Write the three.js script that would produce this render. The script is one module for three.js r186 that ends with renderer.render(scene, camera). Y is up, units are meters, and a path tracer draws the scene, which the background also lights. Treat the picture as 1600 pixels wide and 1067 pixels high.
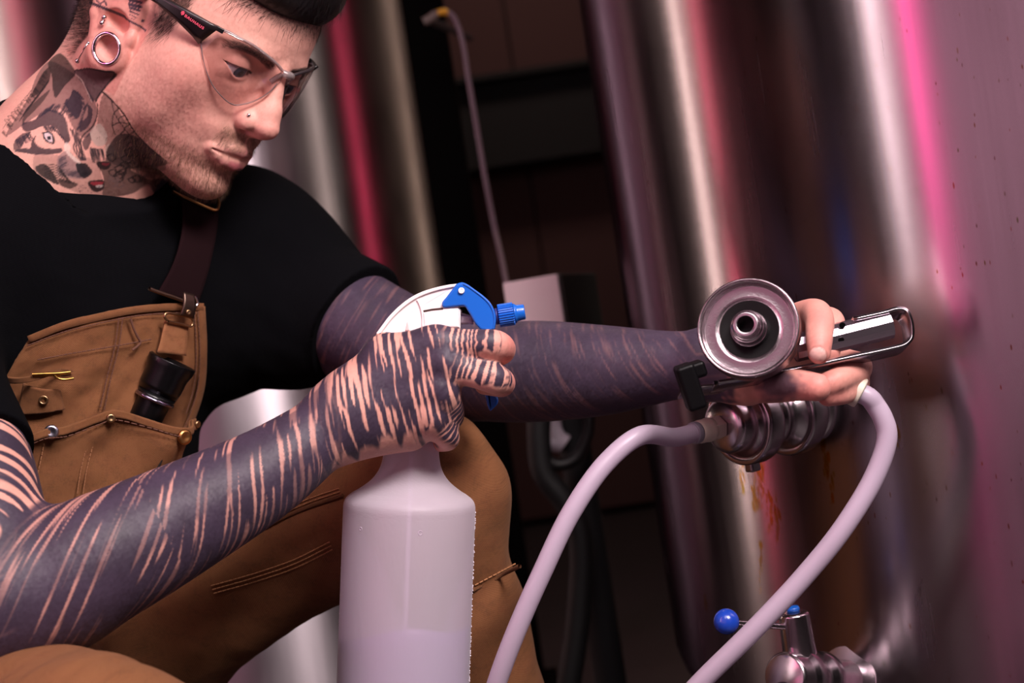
import * as THREE from 'three';
import { RoundedBoxGeometry } from 'three/addons/geometries/RoundedBoxGeometry.js';
import { mergeGeometries } from 'three/addons/utils/BufferGeometryUtils.js';
import { RectAreaLightUniformsLib } from 'three/addons/lights/RectAreaLightUniformsLib.js';
import { FontLoader } from 'three/addons/loaders/FontLoader.js';
import { TextGeometry } from 'three/addons/geometries/TextGeometry.js';

// ---------------------------------------------------------------- camera
const scene = new THREE.Scene();
scene.background = new THREE.Color(0x333333);
const V = (x, y, z) => new THREE.Vector3(x, y, z);
const ROLL = 8.6 * Math.PI / 180, EYE = V(0, 0.62, 0), FPX = 1990;
const RIGHT = V(Math.cos(ROLL), -Math.sin(ROLL), 0), UP = V(Math.sin(ROLL), Math.cos(ROLL), 0);
const camera = new THREE.PerspectiveCamera(2 * Math.atan(533.5 / FPX) * 180 / Math.PI, 1600 / 1067, 0.05, 50);
camera.position.copy(EYE);
camera.up.copy(UP);
camera.lookAt(EYE.x, EYE.y, EYE.z - 1);
camera.focus = 0.95;
camera.userData.fStop = 5;
scene.add(camera);
// the point that stands at distance d along the view, surveyed from pixel x, y of the 1600 x 1067 photograph
const pt = (x, y, d) => EYE.clone().addScaledVector(RIGHT, (x - 800) / FPX * d).addScaledVector(UP, (533.5 - y) / FPX * d).add(V(0, 0, -d));
const cv = (x, y, z) => RIGHT.clone().multiplyScalar(x).addScaledVector(UP, y).add(V(0, 0, z));   // a direction leaning with the horizon of the photograph

// ---------------------------------------------------------------- light
const renderer = new THREE.WebGLRenderer({ antialias: true });
renderer.toneMapping = THREE.LinearToneMapping;
renderer.toneMappingExposure = 1.0;
renderer.shadowMap.enabled = true;
RectAreaLightUniformsLib.init();
// every lamp: a housing with a glowing face, and an area light of the same size and colour just in front of it
function lamp(name, label, pos, aim, w, h, color, power, glow, group) {
  const g = new THREE.Group(); g.name = name; g.position.copy(pos); g.lookAt(aim); scene.add(g);
  g.userData = { label, category: 'lamp' }; if (group) g.userData.group = group;
  const body = new THREE.Mesh(new RoundedBoxGeometry(w + 0.04, h + 0.04, 0.05, 2, 0.01), new THREE.MeshStandardMaterial({ color: 0x15151a, roughness: 0.6 }));
  body.name = 'lamp_housing'; body.position.z = -0.03; g.add(body);
  const face = new THREE.Mesh(new THREE.BoxGeometry(w, h, 0.004), new THREE.MeshStandardMaterial({ color: 0xffffff, emissive: color, emissiveIntensity: glow }));
  face.name = 'lamp_diffuser'; face.position.z = -0.003; g.add(face);
  const l = new THREE.RectAreaLight(color, power, w, h); l.name = name + '_light'; l.position.z = 0.006; l.rotation.y = Math.PI; g.add(l);
  return g;
}
const SUBJECT = pt(760, 520, 0.97);
const head35 = (deg, up, r) => SUBJECT.clone().add(V(Math.sin(deg * Math.PI / 180) * Math.cos(up * Math.PI / 180) * r, Math.sin(up * Math.PI / 180) * r, Math.cos(deg * Math.PI / 180) * Math.cos(up * Math.PI / 180) * r));
lamp('panel_lamp', 'very large dim rose fill panel added left of the camera', head35(-32, 12, 2.3), SUBJECT, 2.2, 1.6, 0xf0a0c0, 0.34, 0.34);  // added fill: lifts the face and gives the steel something rose to reflect
lamp('softbox_lamp', 'white fill softbox added high above the camera', head35(4, 50, 1.8), SUBJECT, 0.9, 0.8, 0xffeef0, 3.4, 3.4);  // added overhead fill, second to the key softbox on the right
const PINK = 0xff2f64, ROSE = 0xff3f9a;
lamp('softbox_lamp', 'large white softbox lamp right of the camera', head35(33, 38, 1.45), SUBJECT, 0.45, 0.5, 0xfff0ee, 44, 5);
lamp('tube_lamp', 'upright rose tube lamp at the left of the room', V(-1.55, 1.6, 0.14), V(0.2, 1.3, -1.0), 0.12, 1.7, ROSE, 3.6, 3.6);
lamp('panel_lamp', 'narrow upright white panel lamp left of the camera', V(-1.5, 1.6, -0.2), V(0.3, 1.3, -1.1), 0.05, 1.7, 0xffe8e6, 9, 9);
lamp('strip_lamp', 'warm white strip lamp far left behind the man', V(-1.66, 1.2, -2.1), V(0.2, 1.2, -1.4), 0.036, 2.1, 0xffe4d4, 9, 9);
lamp('tube_lamp', 'dim red tube lamp on the left wall behind the man', V(-1.7, 1.2, -1.84), V(0.2, 1.2, -1.2), 0.07, 2.1, PINK, 2, 2);
// unseen lamps added behind the right tank to streak the tank behind the man
lamp('strip_lamp', 'white strip lamp added out of sight behind the right tank', V(0.29, 1.2, -2.03), V(-0.5, 1.2, -2.5), 0.06, 2.1, 0xffeedd, 0.9, 0.9);
lamp('tube_lamp', 'red tube lamp added out of sight behind the right tank', V(0.34, 1.2, -2.3), V(-0.5, 1.2, -2.5), 0.05, 2.1, PINK, 0.8, 0.8);
lamp('strip_lamp', 'dim warm strip lamp added behind the right tank near the wall', V(0.42, 1.2, -2.8), V(-0.5, 1.2, -2.5), 0.06, 2.1, 0xffe0bb, 0.5, 0.5);
lamp('wall_fill_lamp', 'dim warm fill lamp added above the back wall', V(0.15, 2.9, -3.0), V(0.15, 0.6, -4.2), 0.4, 0.4, 0xffdccc, 15, 6);  // added lamp that brightens the dark boards between the tanks
// ---------------------------------------------------------------- helpers
function rng(seed) { let s = seed | 0; return () => { s = (s + 0x6d2b79f5) | 0; let t = Math.imul(s ^ (s >>> 15), 1 | s); t = (t + Math.imul(t ^ (t >>> 7), 61 | t)) ^ t; return ((t ^ (t >>> 14)) >>> 0) / 4294967296; }; }
const hash3 = (x, y, z) => { let h = Math.imul(x, 374761393) ^ Math.imul(y, 668265263) ^ Math.imul(z, 2147483647 ^ 0x5bd1e995); h = Math.imul(h ^ (h >>> 13), 1274126177); return ((h ^ (h >>> 16)) >>> 0) / 4294967296; };
function noise3(x, y, z) {
  const ix = Math.floor(x), iy = Math.floor(y), iz = Math.floor(z); let fx = x - ix, fy = y - iy, fz = z - iz;
  fx = fx * fx * (3 - 2 * fx); fy = fy * fy * (3 - 2 * fy); fz = fz * fz * (3 - 2 * fz);
  const L = (a, b, t) => a + (b - a) * t, h = (a, b, c) => hash3(ix + a, iy + b, iz + c);
  return L(L(L(h(0, 0, 0), h(1, 0, 0), fx), L(h(0, 1, 0), h(1, 1, 0), fx), fy), L(L(h(0, 0, 1), h(1, 0, 1), fx), L(h(0, 1, 1), h(1, 1, 1), fx), fy), fz);
}
const fbm = (x, y, z, o = 4) => { let s = 0, a = 0.5, n = 0; for (let i = 0; i < o; i++) { s += a * noise3(x, y, z); n += a; a *= 0.5; x = x * 2.03 + 17; y = y * 2.03 + 5; z = z * 2.03 + 31; } return s / n; };
const clamp01 = (x) => x < 0 ? 0 : x > 1 ? 1 : x;
const sstep = (a, b, x) => { const t = clamp01((x - a) / (b - a)); return t * t * (3 - 2 * t); };
const lerp = (a, b, t) => a + (b - a) * t;
const mix3 = (a, b, t) => [a[0] + (b[0] - a[0]) * t, a[1] + (b[1] - a[1]) * t, a[2] + (b[2] - a[2]) * t];
const lin = (hex) => { const c = new THREE.Color(hex); return [c.r, c.g, c.b]; };
function curve1(pts) { return (x) => { if (x <= pts[0][0]) return pts[0][1]; for (let i = 1; i < pts.length; i++) if (x <= pts[i][0]) { const p0 = pts[Math.max(0, i - 2)], p1 = pts[i - 1], p2 = pts[i], p3 = pts[Math.min(pts.length - 1, i + 1)]; const h = p2[0] - p1[0], t = (x - p1[0]) / h; const m1 = (p2[1] - p0[1]) / (p2[0] - p0[0] || 1) * h, m2 = (p3[1] - p1[1]) / (p3[0] - p1[0] || 1) * h; const t2 = t * t, t3 = t2 * t; return (2 * t3 - 3 * t2 + 1) * p1[1] + (t3 - 2 * t2 + t) * m1 + (-2 * t3 + 3 * t2) * p2[1] + (t3 - t2) * m2; } return pts[pts.length - 1][1]; }; }
function table(fn, a, b, n = 512) { const t = new Float32Array(n + 1); for (let i = 0; i <= n; i++) t[i] = fn(a + (b - a) * i / n); return (x) => { let s = (x - a) / (b - a) * n; if (s <= 0) return t[0]; if (s >= n) return t[n]; const i = s | 0; s -= i; return t[i] + (t[i + 1] - t[i]) * s; }; }

// signed distances
const smin = (a, b, k) => { const h = k - Math.abs(a - b); return (a < b ? a : b) - (h > 0 ? h * h / (4 * k) : 0); };
const smax = (a, b, k) => -smin(-a, -b, k);
const capD = (x, y, z, a, b, ra, rb) => { const ex = b[0] - a[0], ey = b[1] - a[1], ez = b[2] - a[2], px = x - a[0], py = y - a[1], pz = z - a[2]; let t = (px * ex + py * ey + pz * ez) / (ex * ex + ey * ey + ez * ez || 1e-12); t = t < 0 ? 0 : t > 1 ? 1 : t; const dx = px - ex * t, dy = py - ey * t, dz = pz - ez * t; return Math.sqrt(dx * dx + dy * dy + dz * dz) - (ra + (rb - ra) * t); };
const ellD = (x, y, z, a, b, c) => { const k0 = Math.sqrt((x / a) ** 2 + (y / b) ** 2 + (z / c) ** 2), k1 = Math.sqrt((x / a / a) ** 2 + (y / b / b) ** 2 + (z / c / c) ** 2); return k1 < 1e-9 ? -Math.min(a, b, c) : k0 * (k0 - 1) / k1; };
const arr = (v) => [v.x, v.y, v.z];
function opCap(a, b, ra, rb, k, sub) { a = a.isVector3 ? arr(a) : a; b = b.isVector3 ? arr(b) : b; const r = Math.max(ra, rb); return { k, sub, lo: [0, 1, 2].map((i) => Math.min(a[i], b[i]) - r), hi: [0, 1, 2].map((i) => Math.max(a[i], b[i]) + r), d: (x, y, z) => capD(x, y, z, a, b, ra, rb) }; }
function opEll(c, ax, ay, az, ra, rb, rc, k, sub) {   // ellipsoid about c with axes ax, ay, az
  const R = Math.max(ra, rb, rc);
  return { k, sub, lo: [c.x - R, c.y - R, c.z - R], hi: [c.x + R, c.y + R, c.z + R], d: (x, y, z) => { const X = x - c.x, Y = y - c.y, Z = z - c.z; return ellD(X * ax.x + Y * ax.y + Z * ax.z, X * ay.x + Y * ay.y + Z * ay.z, X * az.x + Y * az.y + Z * az.z, ra, rb, rc); } };
}
function opChain(pts, k) { const o = []; for (let i = 1; i < pts.length; i++) o.push(opCap(pts[i - 1][0], pts[i][0], pts[i - 1][1], pts[i][1], k)); return o; }
// a limb: a smooth curve through [point, radius] stations, its radius changing smoothly, as one shape
function opLimb(st, k, n = 5) {
  const P = [], N = st.length, cr = (a, b, c, d, t) => 0.5 * (2 * b + (c - a) * t + (2 * a - 5 * b + 4 * c - d) * t * t + (3 * b - a - 3 * c + d) * t * t * t);
  for (let i = 0; i < N - 1; i++) { const p = [st[Math.max(0, i - 1)], st[i], st[i + 1], st[Math.min(N - 1, i + 2)]]; for (let j = 0; j < n; j++) { const t = j / n; P.push([...['x', 'y', 'z'].map((c) => cr(p[0][0][c], p[1][0][c], p[2][0][c], p[3][0][c], t)), cr(p[0][1], p[1][1], p[2][1], p[3][1], t)]); } }
  P.push([...arr(st[N - 1][0]), st[N - 1][1]]);
  const lo = [0, 1, 2].map((i) => Math.min(...P.map((p) => p[i] - p[3]))), hi = [0, 1, 2].map((i) => Math.max(...P.map((p) => p[i] + p[3])));
  return { k, lo, hi, P, d: (x, y, z) => { let f = 1e9, R = 0; for (let i = 1; i < P.length; i++) { const a = P[i - 1], b = P[i], ex = b[0] - a[0], ey = b[1] - a[1], ez = b[2] - a[2], px = x - a[0], py = y - a[1], pz = z - a[2]; let t = (px * ex + py * ey + pz * ez) / (ex * ex + ey * ey + ez * ez || 1e-12); t = t < 0 ? 0 : t > 1 ? 1 : t; const dx = px - ex * t, dy = py - ey * t, dz = pz - ez * t, q = dx * dx + dy * dy + dz * dz; if (q < f) { f = q; R = a[3] + (b[3] - a[3]) * t; } } return Math.sqrt(f) - R; } };
}
// where along a limb a point lies (metres from its start), which way round, and how far out
function along(limb) {
  const P = limb.P, S = [0]; for (let i = 1; i < P.length; i++) S.push(S[i - 1] + Math.hypot(P[i][0] - P[i - 1][0], P[i][1] - P[i - 1][1], P[i][2] - P[i - 1][2]));
  return (x, y, z) => { let best = 1e9, s = 0, w = null; for (let i = 1; i < P.length; i++) { const a = P[i - 1], b = P[i], ex = b[0] - a[0], ey = b[1] - a[1], ez = b[2] - a[2], px = x - a[0], py = y - a[1], pz = z - a[2]; let t = (px * ex + py * ey + pz * ez) / (ex * ex + ey * ey + ez * ez); t = t < 0 ? 0 : t > 1 ? 1 : t; const dx = px - ex * t, dy = py - ey * t, dz = pz - ez * t, q = dx * dx + dy * dy + dz * dz; if (q < best) { best = q; s = S[i - 1] + (S[i] - S[i - 1]) * t; w = [dx, dy, dz, ex, ey, ez]; } } return { s, w, r: Math.sqrt(best) }; };
}
function evalOps(ops, x, y, z) { let f = 1; for (let i = 0; i < ops.length; i++) { const o = ops[i], d = o.d(x, y, z); f = o.sub ? smax(f, -d, o.k) : smin(f, d, o.k); } return f; }

// the skin of a field as a mesh: surface nets over the blocks that the surface passes through
function meshField(ops, lo, hi, h, color, post) {
  const B = 8, E = B + 1, nb = [0, 1, 2].map((i) => Math.ceil((hi[i] - lo[i]) / (h * B))), blocks = new Map(), hd = B * h * 0.8661;
  const pos = [], nor = [], idx = [], col = [];
  const near = (bx, by, bz) => { const a = [lo[0] + bx * B * h, lo[1] + by * B * h, lo[2] + bz * B * h], m = 3 * h; return ops.filter((o) => { const e = (o.k || 0) + m + 0.004; for (let i = 0; i < 3; i++) if (a[i] > o.hi[i] + e || a[i] + B * h < o.lo[i] - e) return false; return true; }); };
  for (let bz = 0; bz < nb[2]; bz++) for (let by = 0; by < nb[1]; by++) for (let bx = 0; bx < nb[0]; bx++) {
    const L = near(bx, by, bz); if (!L.some((o) => !o.sub)) continue;
    const x0 = lo[0] + bx * B * h, y0 = lo[1] + by * B * h, z0 = lo[2] + bz * B * h, c = B * h / 2;
    if (Math.abs(evalOps(L, x0 + c, y0 + c, z0 + c)) > hd * 1.35) continue;
    const v = new Float32Array(E * E * E); let any = 0, all = 1;
    for (let k = 0, n = 0; k < E; k++) for (let j = 0; j < E; j++) for (let i = 0; i < E; i++, n++) { const f = evalOps(L, x0 + i * h, y0 + j * h, z0 + k * h); v[n] = f; if (f < 0) any = 1; else all = 0; }
    if (any && !all) blocks.set((bz * nb[1] + by) * nb[0] + bx, { bx, by, bz, v, L, id: new Int32Array(B * B * B).fill(-1) });
  }
  for (const b of blocks.values()) {
    const { v, L } = b, x0 = lo[0] + b.bx * B * h, y0 = lo[1] + b.by * B * h, z0 = lo[2] + b.bz * B * h, e = h * 0.5;
    for (let k = 0; k < B; k++) for (let j = 0; j < B; j++) for (let i = 0; i < B; i++) {
      let s = 0, sx = 0, sy = 0, sz = 0, mask = 0; const g = [];
      for (let q = 0; q < 8; q++) { g[q] = v[((k + (q >> 2)) * E + j + ((q >> 1) & 1)) * E + i + (q & 1)]; if (g[q] < 0) mask |= 1 << q; }
      if (mask === 0 || mask === 255) continue;
      for (let q = 0; q < 8; q++) for (let a = 1; a < 8; a <<= 1) { const r = q | a; if (r === q) continue; if ((g[q] < 0) !== (g[r] < 0)) { const t = g[q] / (g[q] - g[r]); s++; sx += (q & 1) + (a === 1 ? t : 0); sy += ((q >> 1) & 1) + (a === 2 ? t : 0); sz += (q >> 2) + (a === 4 ? t : 0); } }
      let x = x0 + (i + sx / s) * h, y = y0 + (j + sy / s) * h, z = z0 + (k + sz / s) * h, nx = 0, ny = 0, nz = 0;
      for (let it = 0; it < 2; it++) {
        const a = evalOps(L, x + e, y - e, z - e), bb = evalOps(L, x - e, y - e, z + e), c = evalOps(L, x - e, y + e, z - e), d = evalOps(L, x + e, y + e, z + e);
        nx = a - bb - c + d; ny = -a - bb + c + d; nz = -a + bb - c + d; const f = (a + bb + c + d) / 4, len = Math.hypot(nx, ny, nz) || 1e-9;
        nx /= len; ny /= len; nz /= len;
        if (it === 0) { const G = len / (4 * e), st = Math.max(-0.6 * h, Math.min(0.6 * h, f / Math.max(G, 0.4))); x -= nx * st; y -= ny * st; z -= nz * st; }
      }
      b.id[(k * B + j) * B + i] = pos.length / 3;
      pos.push(x, y, z); nor.push(nx, ny, nz);
      if (color) { const c = color(x, y, z, nx, ny, nz); col.push(c[0], c[1], c[2]); }
    }
  }
  const at = (b, i, j, k) => {
    let { bx, by, bz } = b; if (i < 0) { i += B; bx--; } if (j < 0) { j += B; by--; } if (k < 0) { k += B; bz--; }
    if (bx < 0 || by < 0 || bz < 0) return -1;
    const o = bx === b.bx && by === b.by && bz === b.bz ? b : blocks.get((bz * nb[1] + by) * nb[0] + bx); return o ? o.id[(k * B + j) * B + i] : -1;
  };
  for (const b of blocks.values()) for (let k = 0; k < B; k++) for (let j = 0; j < B; j++) for (let i = 0; i < B; i++) {
    const v = b.v, n = (k * E + j) * E + i, in0 = v[n] < 0;
    const quad = (a, c, d, e, flip) => { if (a < 0 || c < 0 || d < 0 || e < 0) return; if (flip) idx.push(a, c, d, a, d, e); else idx.push(a, d, c, a, e, d); };
    if (in0 !== (v[n + 1] < 0)) quad(at(b, i, j, k), at(b, i, j - 1, k), at(b, i, j - 1, k - 1), at(b, i, j, k - 1), in0 ? true : false);
    if (in0 !== (v[n + E] < 0)) quad(at(b, i, j, k), at(b, i, j, k - 1), at(b, i - 1, j, k - 1), at(b, i - 1, j, k), in0 ? true : false);
    if (in0 !== (v[n + E * E] < 0)) quad(at(b, i, j, k), at(b, i - 1, j, k), at(b, i - 1, j - 1, k), at(b, i, j - 1, k), in0 ? true : false);
  }
  const geo = new THREE.BufferGeometry();
  geo.setAttribute('position', new THREE.Float32BufferAttribute(pos, 3)); geo.setAttribute('normal', new THREE.Float32BufferAttribute(nor, 3));
  if (color) geo.setAttribute('color', new THREE.Float32BufferAttribute(col, 3));
  geo.setIndex(idx); return geo;
}
const boxOf = (ops, pad = 0.01) => [[0, 1, 2].map((i) => Math.min(...ops.filter((o) => !o.sub).map((o) => o.lo[i])) - pad), [0, 1, 2].map((i) => Math.max(...ops.filter((o) => !o.sub).map((o) => o.hi[i])) + pad)];

// scene helpers
const taken = {};
const numbered = (n) => { const k = taken[n] = (taken[n] ?? -1) + 1; return k ? n + '_' + String(k).padStart(3, '0') : n; };
function thing(name, label, category, pos = V(0, 0, 0), group) { const o = new THREE.Group(); o.name = numbered(name); o.position.copy(pos); o.userData = { label, category }; if (group) o.userData.group = group; scene.add(o); o.updateMatrixWorld(true); return o; }
function part(name, geo, mat, parent, label) { const m = new THREE.Mesh(geo, mat); m.name = name; m.castShadow = m.receiveShadow = true; if (label) m.userData.label = label; parent.add(m); return m; }
function struct(name, geo, mat, pos) { const m = part(name, geo, mat, scene); m.userData.kind = 'structure'; if (pos) m.position.copy(pos); return m; }
// geometry given in world coordinates, moved into the axes of a group that is only shifted
const into = (geo, g) => geo.translate(-g.position.x, -g.position.y, -g.position.z);
const std = (color, roughness = 0.6, o = {}) => new THREE.MeshPhysicalMaterial({ color, roughness, ...o });
function latheAlong(profile, from, axis, seg = 64, arc) { const g = new THREE.LatheGeometry(profile.map(([r, y]) => new THREE.Vector2(Math.max(r, 1e-5), y)), seg, arc ? arc[0] : 0, arc ? arc[1] : Math.PI * 2); g.applyQuaternion(new THREE.Quaternion().setFromUnitVectors(V(0, 1, 0), axis.clone().normalize())); g.translate(from.x, from.y, from.z); return g; }
function tube(points, r, seg = 120, rad = 20, closed = false) { return new THREE.TubeGeometry(new THREE.CatmullRomCurve3(points, closed, 'centripetal'), seg, r, rad, closed); }
// a rounded solid in local axes X, Y, Z at c: an extruded outline with a bevel
function extrudeAt(outline, depth, bevel, c, X, Y, Z, holes = [], segs = 3) { if (X.clone().cross(Y).dot(Z) < 0) { X = X.clone().negate(); outline = outline.map((p) => [-p[0], p[1]]).reverse(); } const s = new THREE.Shape(outline.map((p) => new THREE.Vector2(p[0], p[1]))); for (const h of holes) s.holes.push(new THREE.Path(h.map((p) => new THREE.Vector2(p[0], p[1])))); const g = new THREE.ExtrudeGeometry(s, { depth: depth - 2 * bevel, bevelEnabled: bevel > 0, bevelThickness: bevel, bevelSize: bevel, bevelOffset: -bevel, bevelSegments: segs, curveSegments: 16 }); g.translate(0, 0, -depth / 2 + bevel); g.applyMatrix4(new THREE.Matrix4().makeBasis(X, Y, Z).setPosition(c)); return g; }

// the point where the sight line through pixel x, y of the photograph meets a field
function rayHit(x, y, ops, d0 = 0.6, d1 = 1.6) { let d = d0; for (let i = 0; i < 200; i++) { const p = pt(x, y, d), f = typeof ops === 'function' ? ops(p.x, p.y, p.z) : evalOps(ops, p.x, p.y, p.z); if (f < 0.0002) return p; d += Math.max(f * 0.8, 0.0003); if (d > d1) return null; } return pt(x, y, d); }
// a sheet through a grid of points, with a real thickness
function sheet(grid, t, color) {
  const R = grid.length, C = grid[0].length, N = [], pos = [], idx = [], uv = [];
  for (let r = 0; r < R; r++) for (let c = 0; c < C; c++) { const a = grid[r][Math.min(c + 1, C - 1)].clone().sub(grid[r][Math.max(c - 1, 0)]), b = grid[Math.min(r + 1, R - 1)][c].clone().sub(grid[Math.max(r - 1, 0)][c]); N.push(b.cross(a).normalize()); }
  for (const side of [1, 0]) for (let r = 0; r < R; r++) for (let c = 0; c < C; c++) { const p = grid[r][c].clone().addScaledVector(N[r * C + c], side ? t : 0); pos.push(p.x, p.y, p.z); uv.push(c / (C - 1), 1 - r / (R - 1)); }
  const M = R * C, f = (r, c) => r * C + c;
  for (let r = 0; r < R - 1; r++) for (let c = 0; c < C - 1; c++) { const a = f(r, c), b = f(r, c + 1), d = f(r + 1, c), e = f(r + 1, c + 1); idx.push(a, d, b, b, d, e, a + M, b + M, d + M, b + M, e + M, d + M); }
  const edge = (a, b) => idx.push(a, b, a + M, b, b + M, a + M);
  for (let c = 0; c < C - 1; c++) { edge(f(0, c), f(0, c + 1)); edge(f(R - 1, c + 1), f(R - 1, c)); }
  for (let r = 0; r < R - 1; r++) { edge(f(r + 1, 0), f(r, 0)); edge(f(r, C - 1), f(r + 1, C - 1)); }
  const g = new THREE.BufferGeometry(); g.setAttribute('position', new THREE.Float32BufferAttribute(pos, 3)); g.setAttribute('uv', new THREE.Float32BufferAttribute(uv, 2)); g.setIndex(idx); g.computeVertexNormals(); return g;
}
const spline2 = (pts) => { const c = new THREE.CatmullRomCurve3(pts.map((p) => V(p[0], p[1], p[2] || 0)), false, 'centripetal'); return (t) => { const p = c.getPoint(clamp01(t)); return [p.x, p.y, p.z]; }; };
// ---------------------------------------------------------------- textures
function canvasTex(w, h, draw, srgb = true) { const c = document.createElement('canvas'); c.width = w; c.height = h; draw(c.getContext('2d'), w, h); const t = new THREE.CanvasTexture(c); t.wrapS = t.wrapT = THREE.RepeatWrapping; if (srgb) t.colorSpace = THREE.SRGBColorSpace; return t; }
function dataTex(n, fn) { const d = new Uint8Array(n * n * 4); for (let y = 0; y < n; y++) for (let x = 0; x < n; x++) { const v = fn(x / n, y / n), o = (y * n + x) * 4; for (let c = 0; c < 3; c++) d[o + c] = Math.round(255 * clamp01(Array.isArray(v) ? v[c] : v)); d[o + 3] = 255; } const t = new THREE.DataTexture(d, n, n); t.wrapS = t.wrapT = THREE.RepeatWrapping; t.magFilter = THREE.LinearFilter; t.needsUpdate = true; return t; }
const tileNoise = (u, v, fx, fy, seed) => { const a = u * fx, b = v * fy, n = (i, j) => hash3(((i % fx) + fx) % fx, ((j % fy) + fy) % fy, seed), ix = Math.floor(a), iy = Math.floor(b), tx = a - ix, ty = b - iy, sx = tx * tx * (3 - 2 * tx), sy = ty * ty * (3 - 2 * ty); return lerp(lerp(n(ix, iy), n(ix + 1, iy), sx), lerp(n(ix, iy + 1), n(ix + 1, iy + 1), sx), sy); };
// woven cloth: threads across and along, a few slubs
const weaveBump = dataTex(256, (u, v) => { const a = Math.sin(u * Math.PI * 2 * 32 + Math.floor(v * 64) * Math.PI), b = Math.sin(v * Math.PI * 2 * 64); return 0.5 + 0.22 * a * 0.6 + 0.2 * b + 0.25 * (tileNoise(u, v, 40, 8, 5) - 0.5); });
const duckMap = (() => { const t = dataTex(512, (u, v) => { const s = 0.78 + 0.16 * tileNoise(u, v, 9, 9, 1) + 0.1 * tileNoise(u, v, 40, 40, 2) + 0.09 * tileNoise(u, v, 256, 24, 3) + 0.09 * tileNoise(u, v, 24, 256, 4); return [s, s * (0.97 + 0.04 * tileNoise(u, v, 5, 5, 6)), s * 0.97]; }); t.colorSpace = THREE.SRGBColorSpace; return t; })();
// brushed and scratched steel: fine vertical drawing with some haze
const steelRough = dataTex(1024, (u, v) => 0.62 + 0.05 * (tileNoise(u, v, 512, 12, 7) - 0.5) + 0.1 * (tileNoise(u, v, 128, 5, 8) - 0.5) + 0.1 * (tileNoise(u, v, 22, 18, 9) - 0.5));
const grainBump = dataTex(512, (u, v) => 0.5 * tileNoise(u, v, 90, 90, 11) + 0.5 * tileNoise(u, v, 230, 230, 12));

// ---------------------------------------------------------------- the room
const FLOOR = 0;
const mWall = std(0x4a2f2e, 0.85, { bumpMap: grainBump, bumpScale: 0.001 }), mFloor = std(0x2c2527, 0.55, { bumpMap: grainBump, bumpScale: 0.002 }), mCeil = std(0x131114, 0.95), mBeam = std(0x0e0d10, 0.8);
struct('floor', new THREE.BoxGeometry(7.4, 0.2, 8.4), mFloor, V(0, -0.1, -0.4));
struct('ceiling', new THREE.BoxGeometry(7.4, 0.2, 8.4), mCeil, V(0, 3.3, -0.4));
struct('wall_back', new THREE.BoxGeometry(7.4, 3.2, 0.2), mBeam, V(0, 1.6, -4.4));
struct('wall_front', new THREE.BoxGeometry(7.4, 3.2, 0.2), std(0x2a2226, 0.9), V(0, 1.6, 3.7));
struct('wall_left', new THREE.BoxGeometry(0.2, 3.2, 8.4), std(0x2c2125, 0.9), V(-3.6, 1.6, -0.4));
struct('wall_right', new THREE.BoxGeometry(0.2, 3.2, 8.4), std(0x2a2226, 0.9), V(3.6, 1.6, -0.4));
// wall cladding seen between the tanks: sheets of brown board, with a black steel beam across them
{
  const back = scene.children.find((o) => o.name === 'wall_back'), bp = back.position, z = -4.26;
  const board = (x0, x1, y0, y1) => { const g = new RoundedBoxGeometry(x1 - x0 - 0.006, y1 - y0 - 0.006, 0.03, 2, 0.004); g.translate((x0 + x1) / 2, (y0 + y1) / 2, z).translate(-bp.x, -bp.y, -bp.z); const n = ++board.n; part('wall_board' + (n > 1 ? '_' + String(n - 1).padStart(3, '0') : ''), g, mWall, back); };
  board.n = 0;
  for (const [x0, x1] of [[-3.4, -2.6], [-2.6, -1.8], [-1.8, -1.0], [-1.0, -0.2], [-0.2, 0.14], [0.14, 0.62], [0.62, 1.4], [1.4, 2.2], [2.2, 3.0]]) { board(x0, x1, 1.46, 3.1); board(x0, x1, 0.52, 1.2); board(x0, x1, 0.02, 0.48); }
  const beam = thing('wall_beam', 'black steel beam crossing the back wall between the two tanks', 'beam', V(0, 1.335, -4.18));
  part('beam_web', new THREE.BoxGeometry(6.9, 0.26, 0.05), mBeam, beam);
  for (const s of [-1, 1]) { const f = part('beam_flange', new THREE.BoxGeometry(6.9, 0.018, 0.16), mBeam, beam); f.position.y = s * 0.14; }
}
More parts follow.
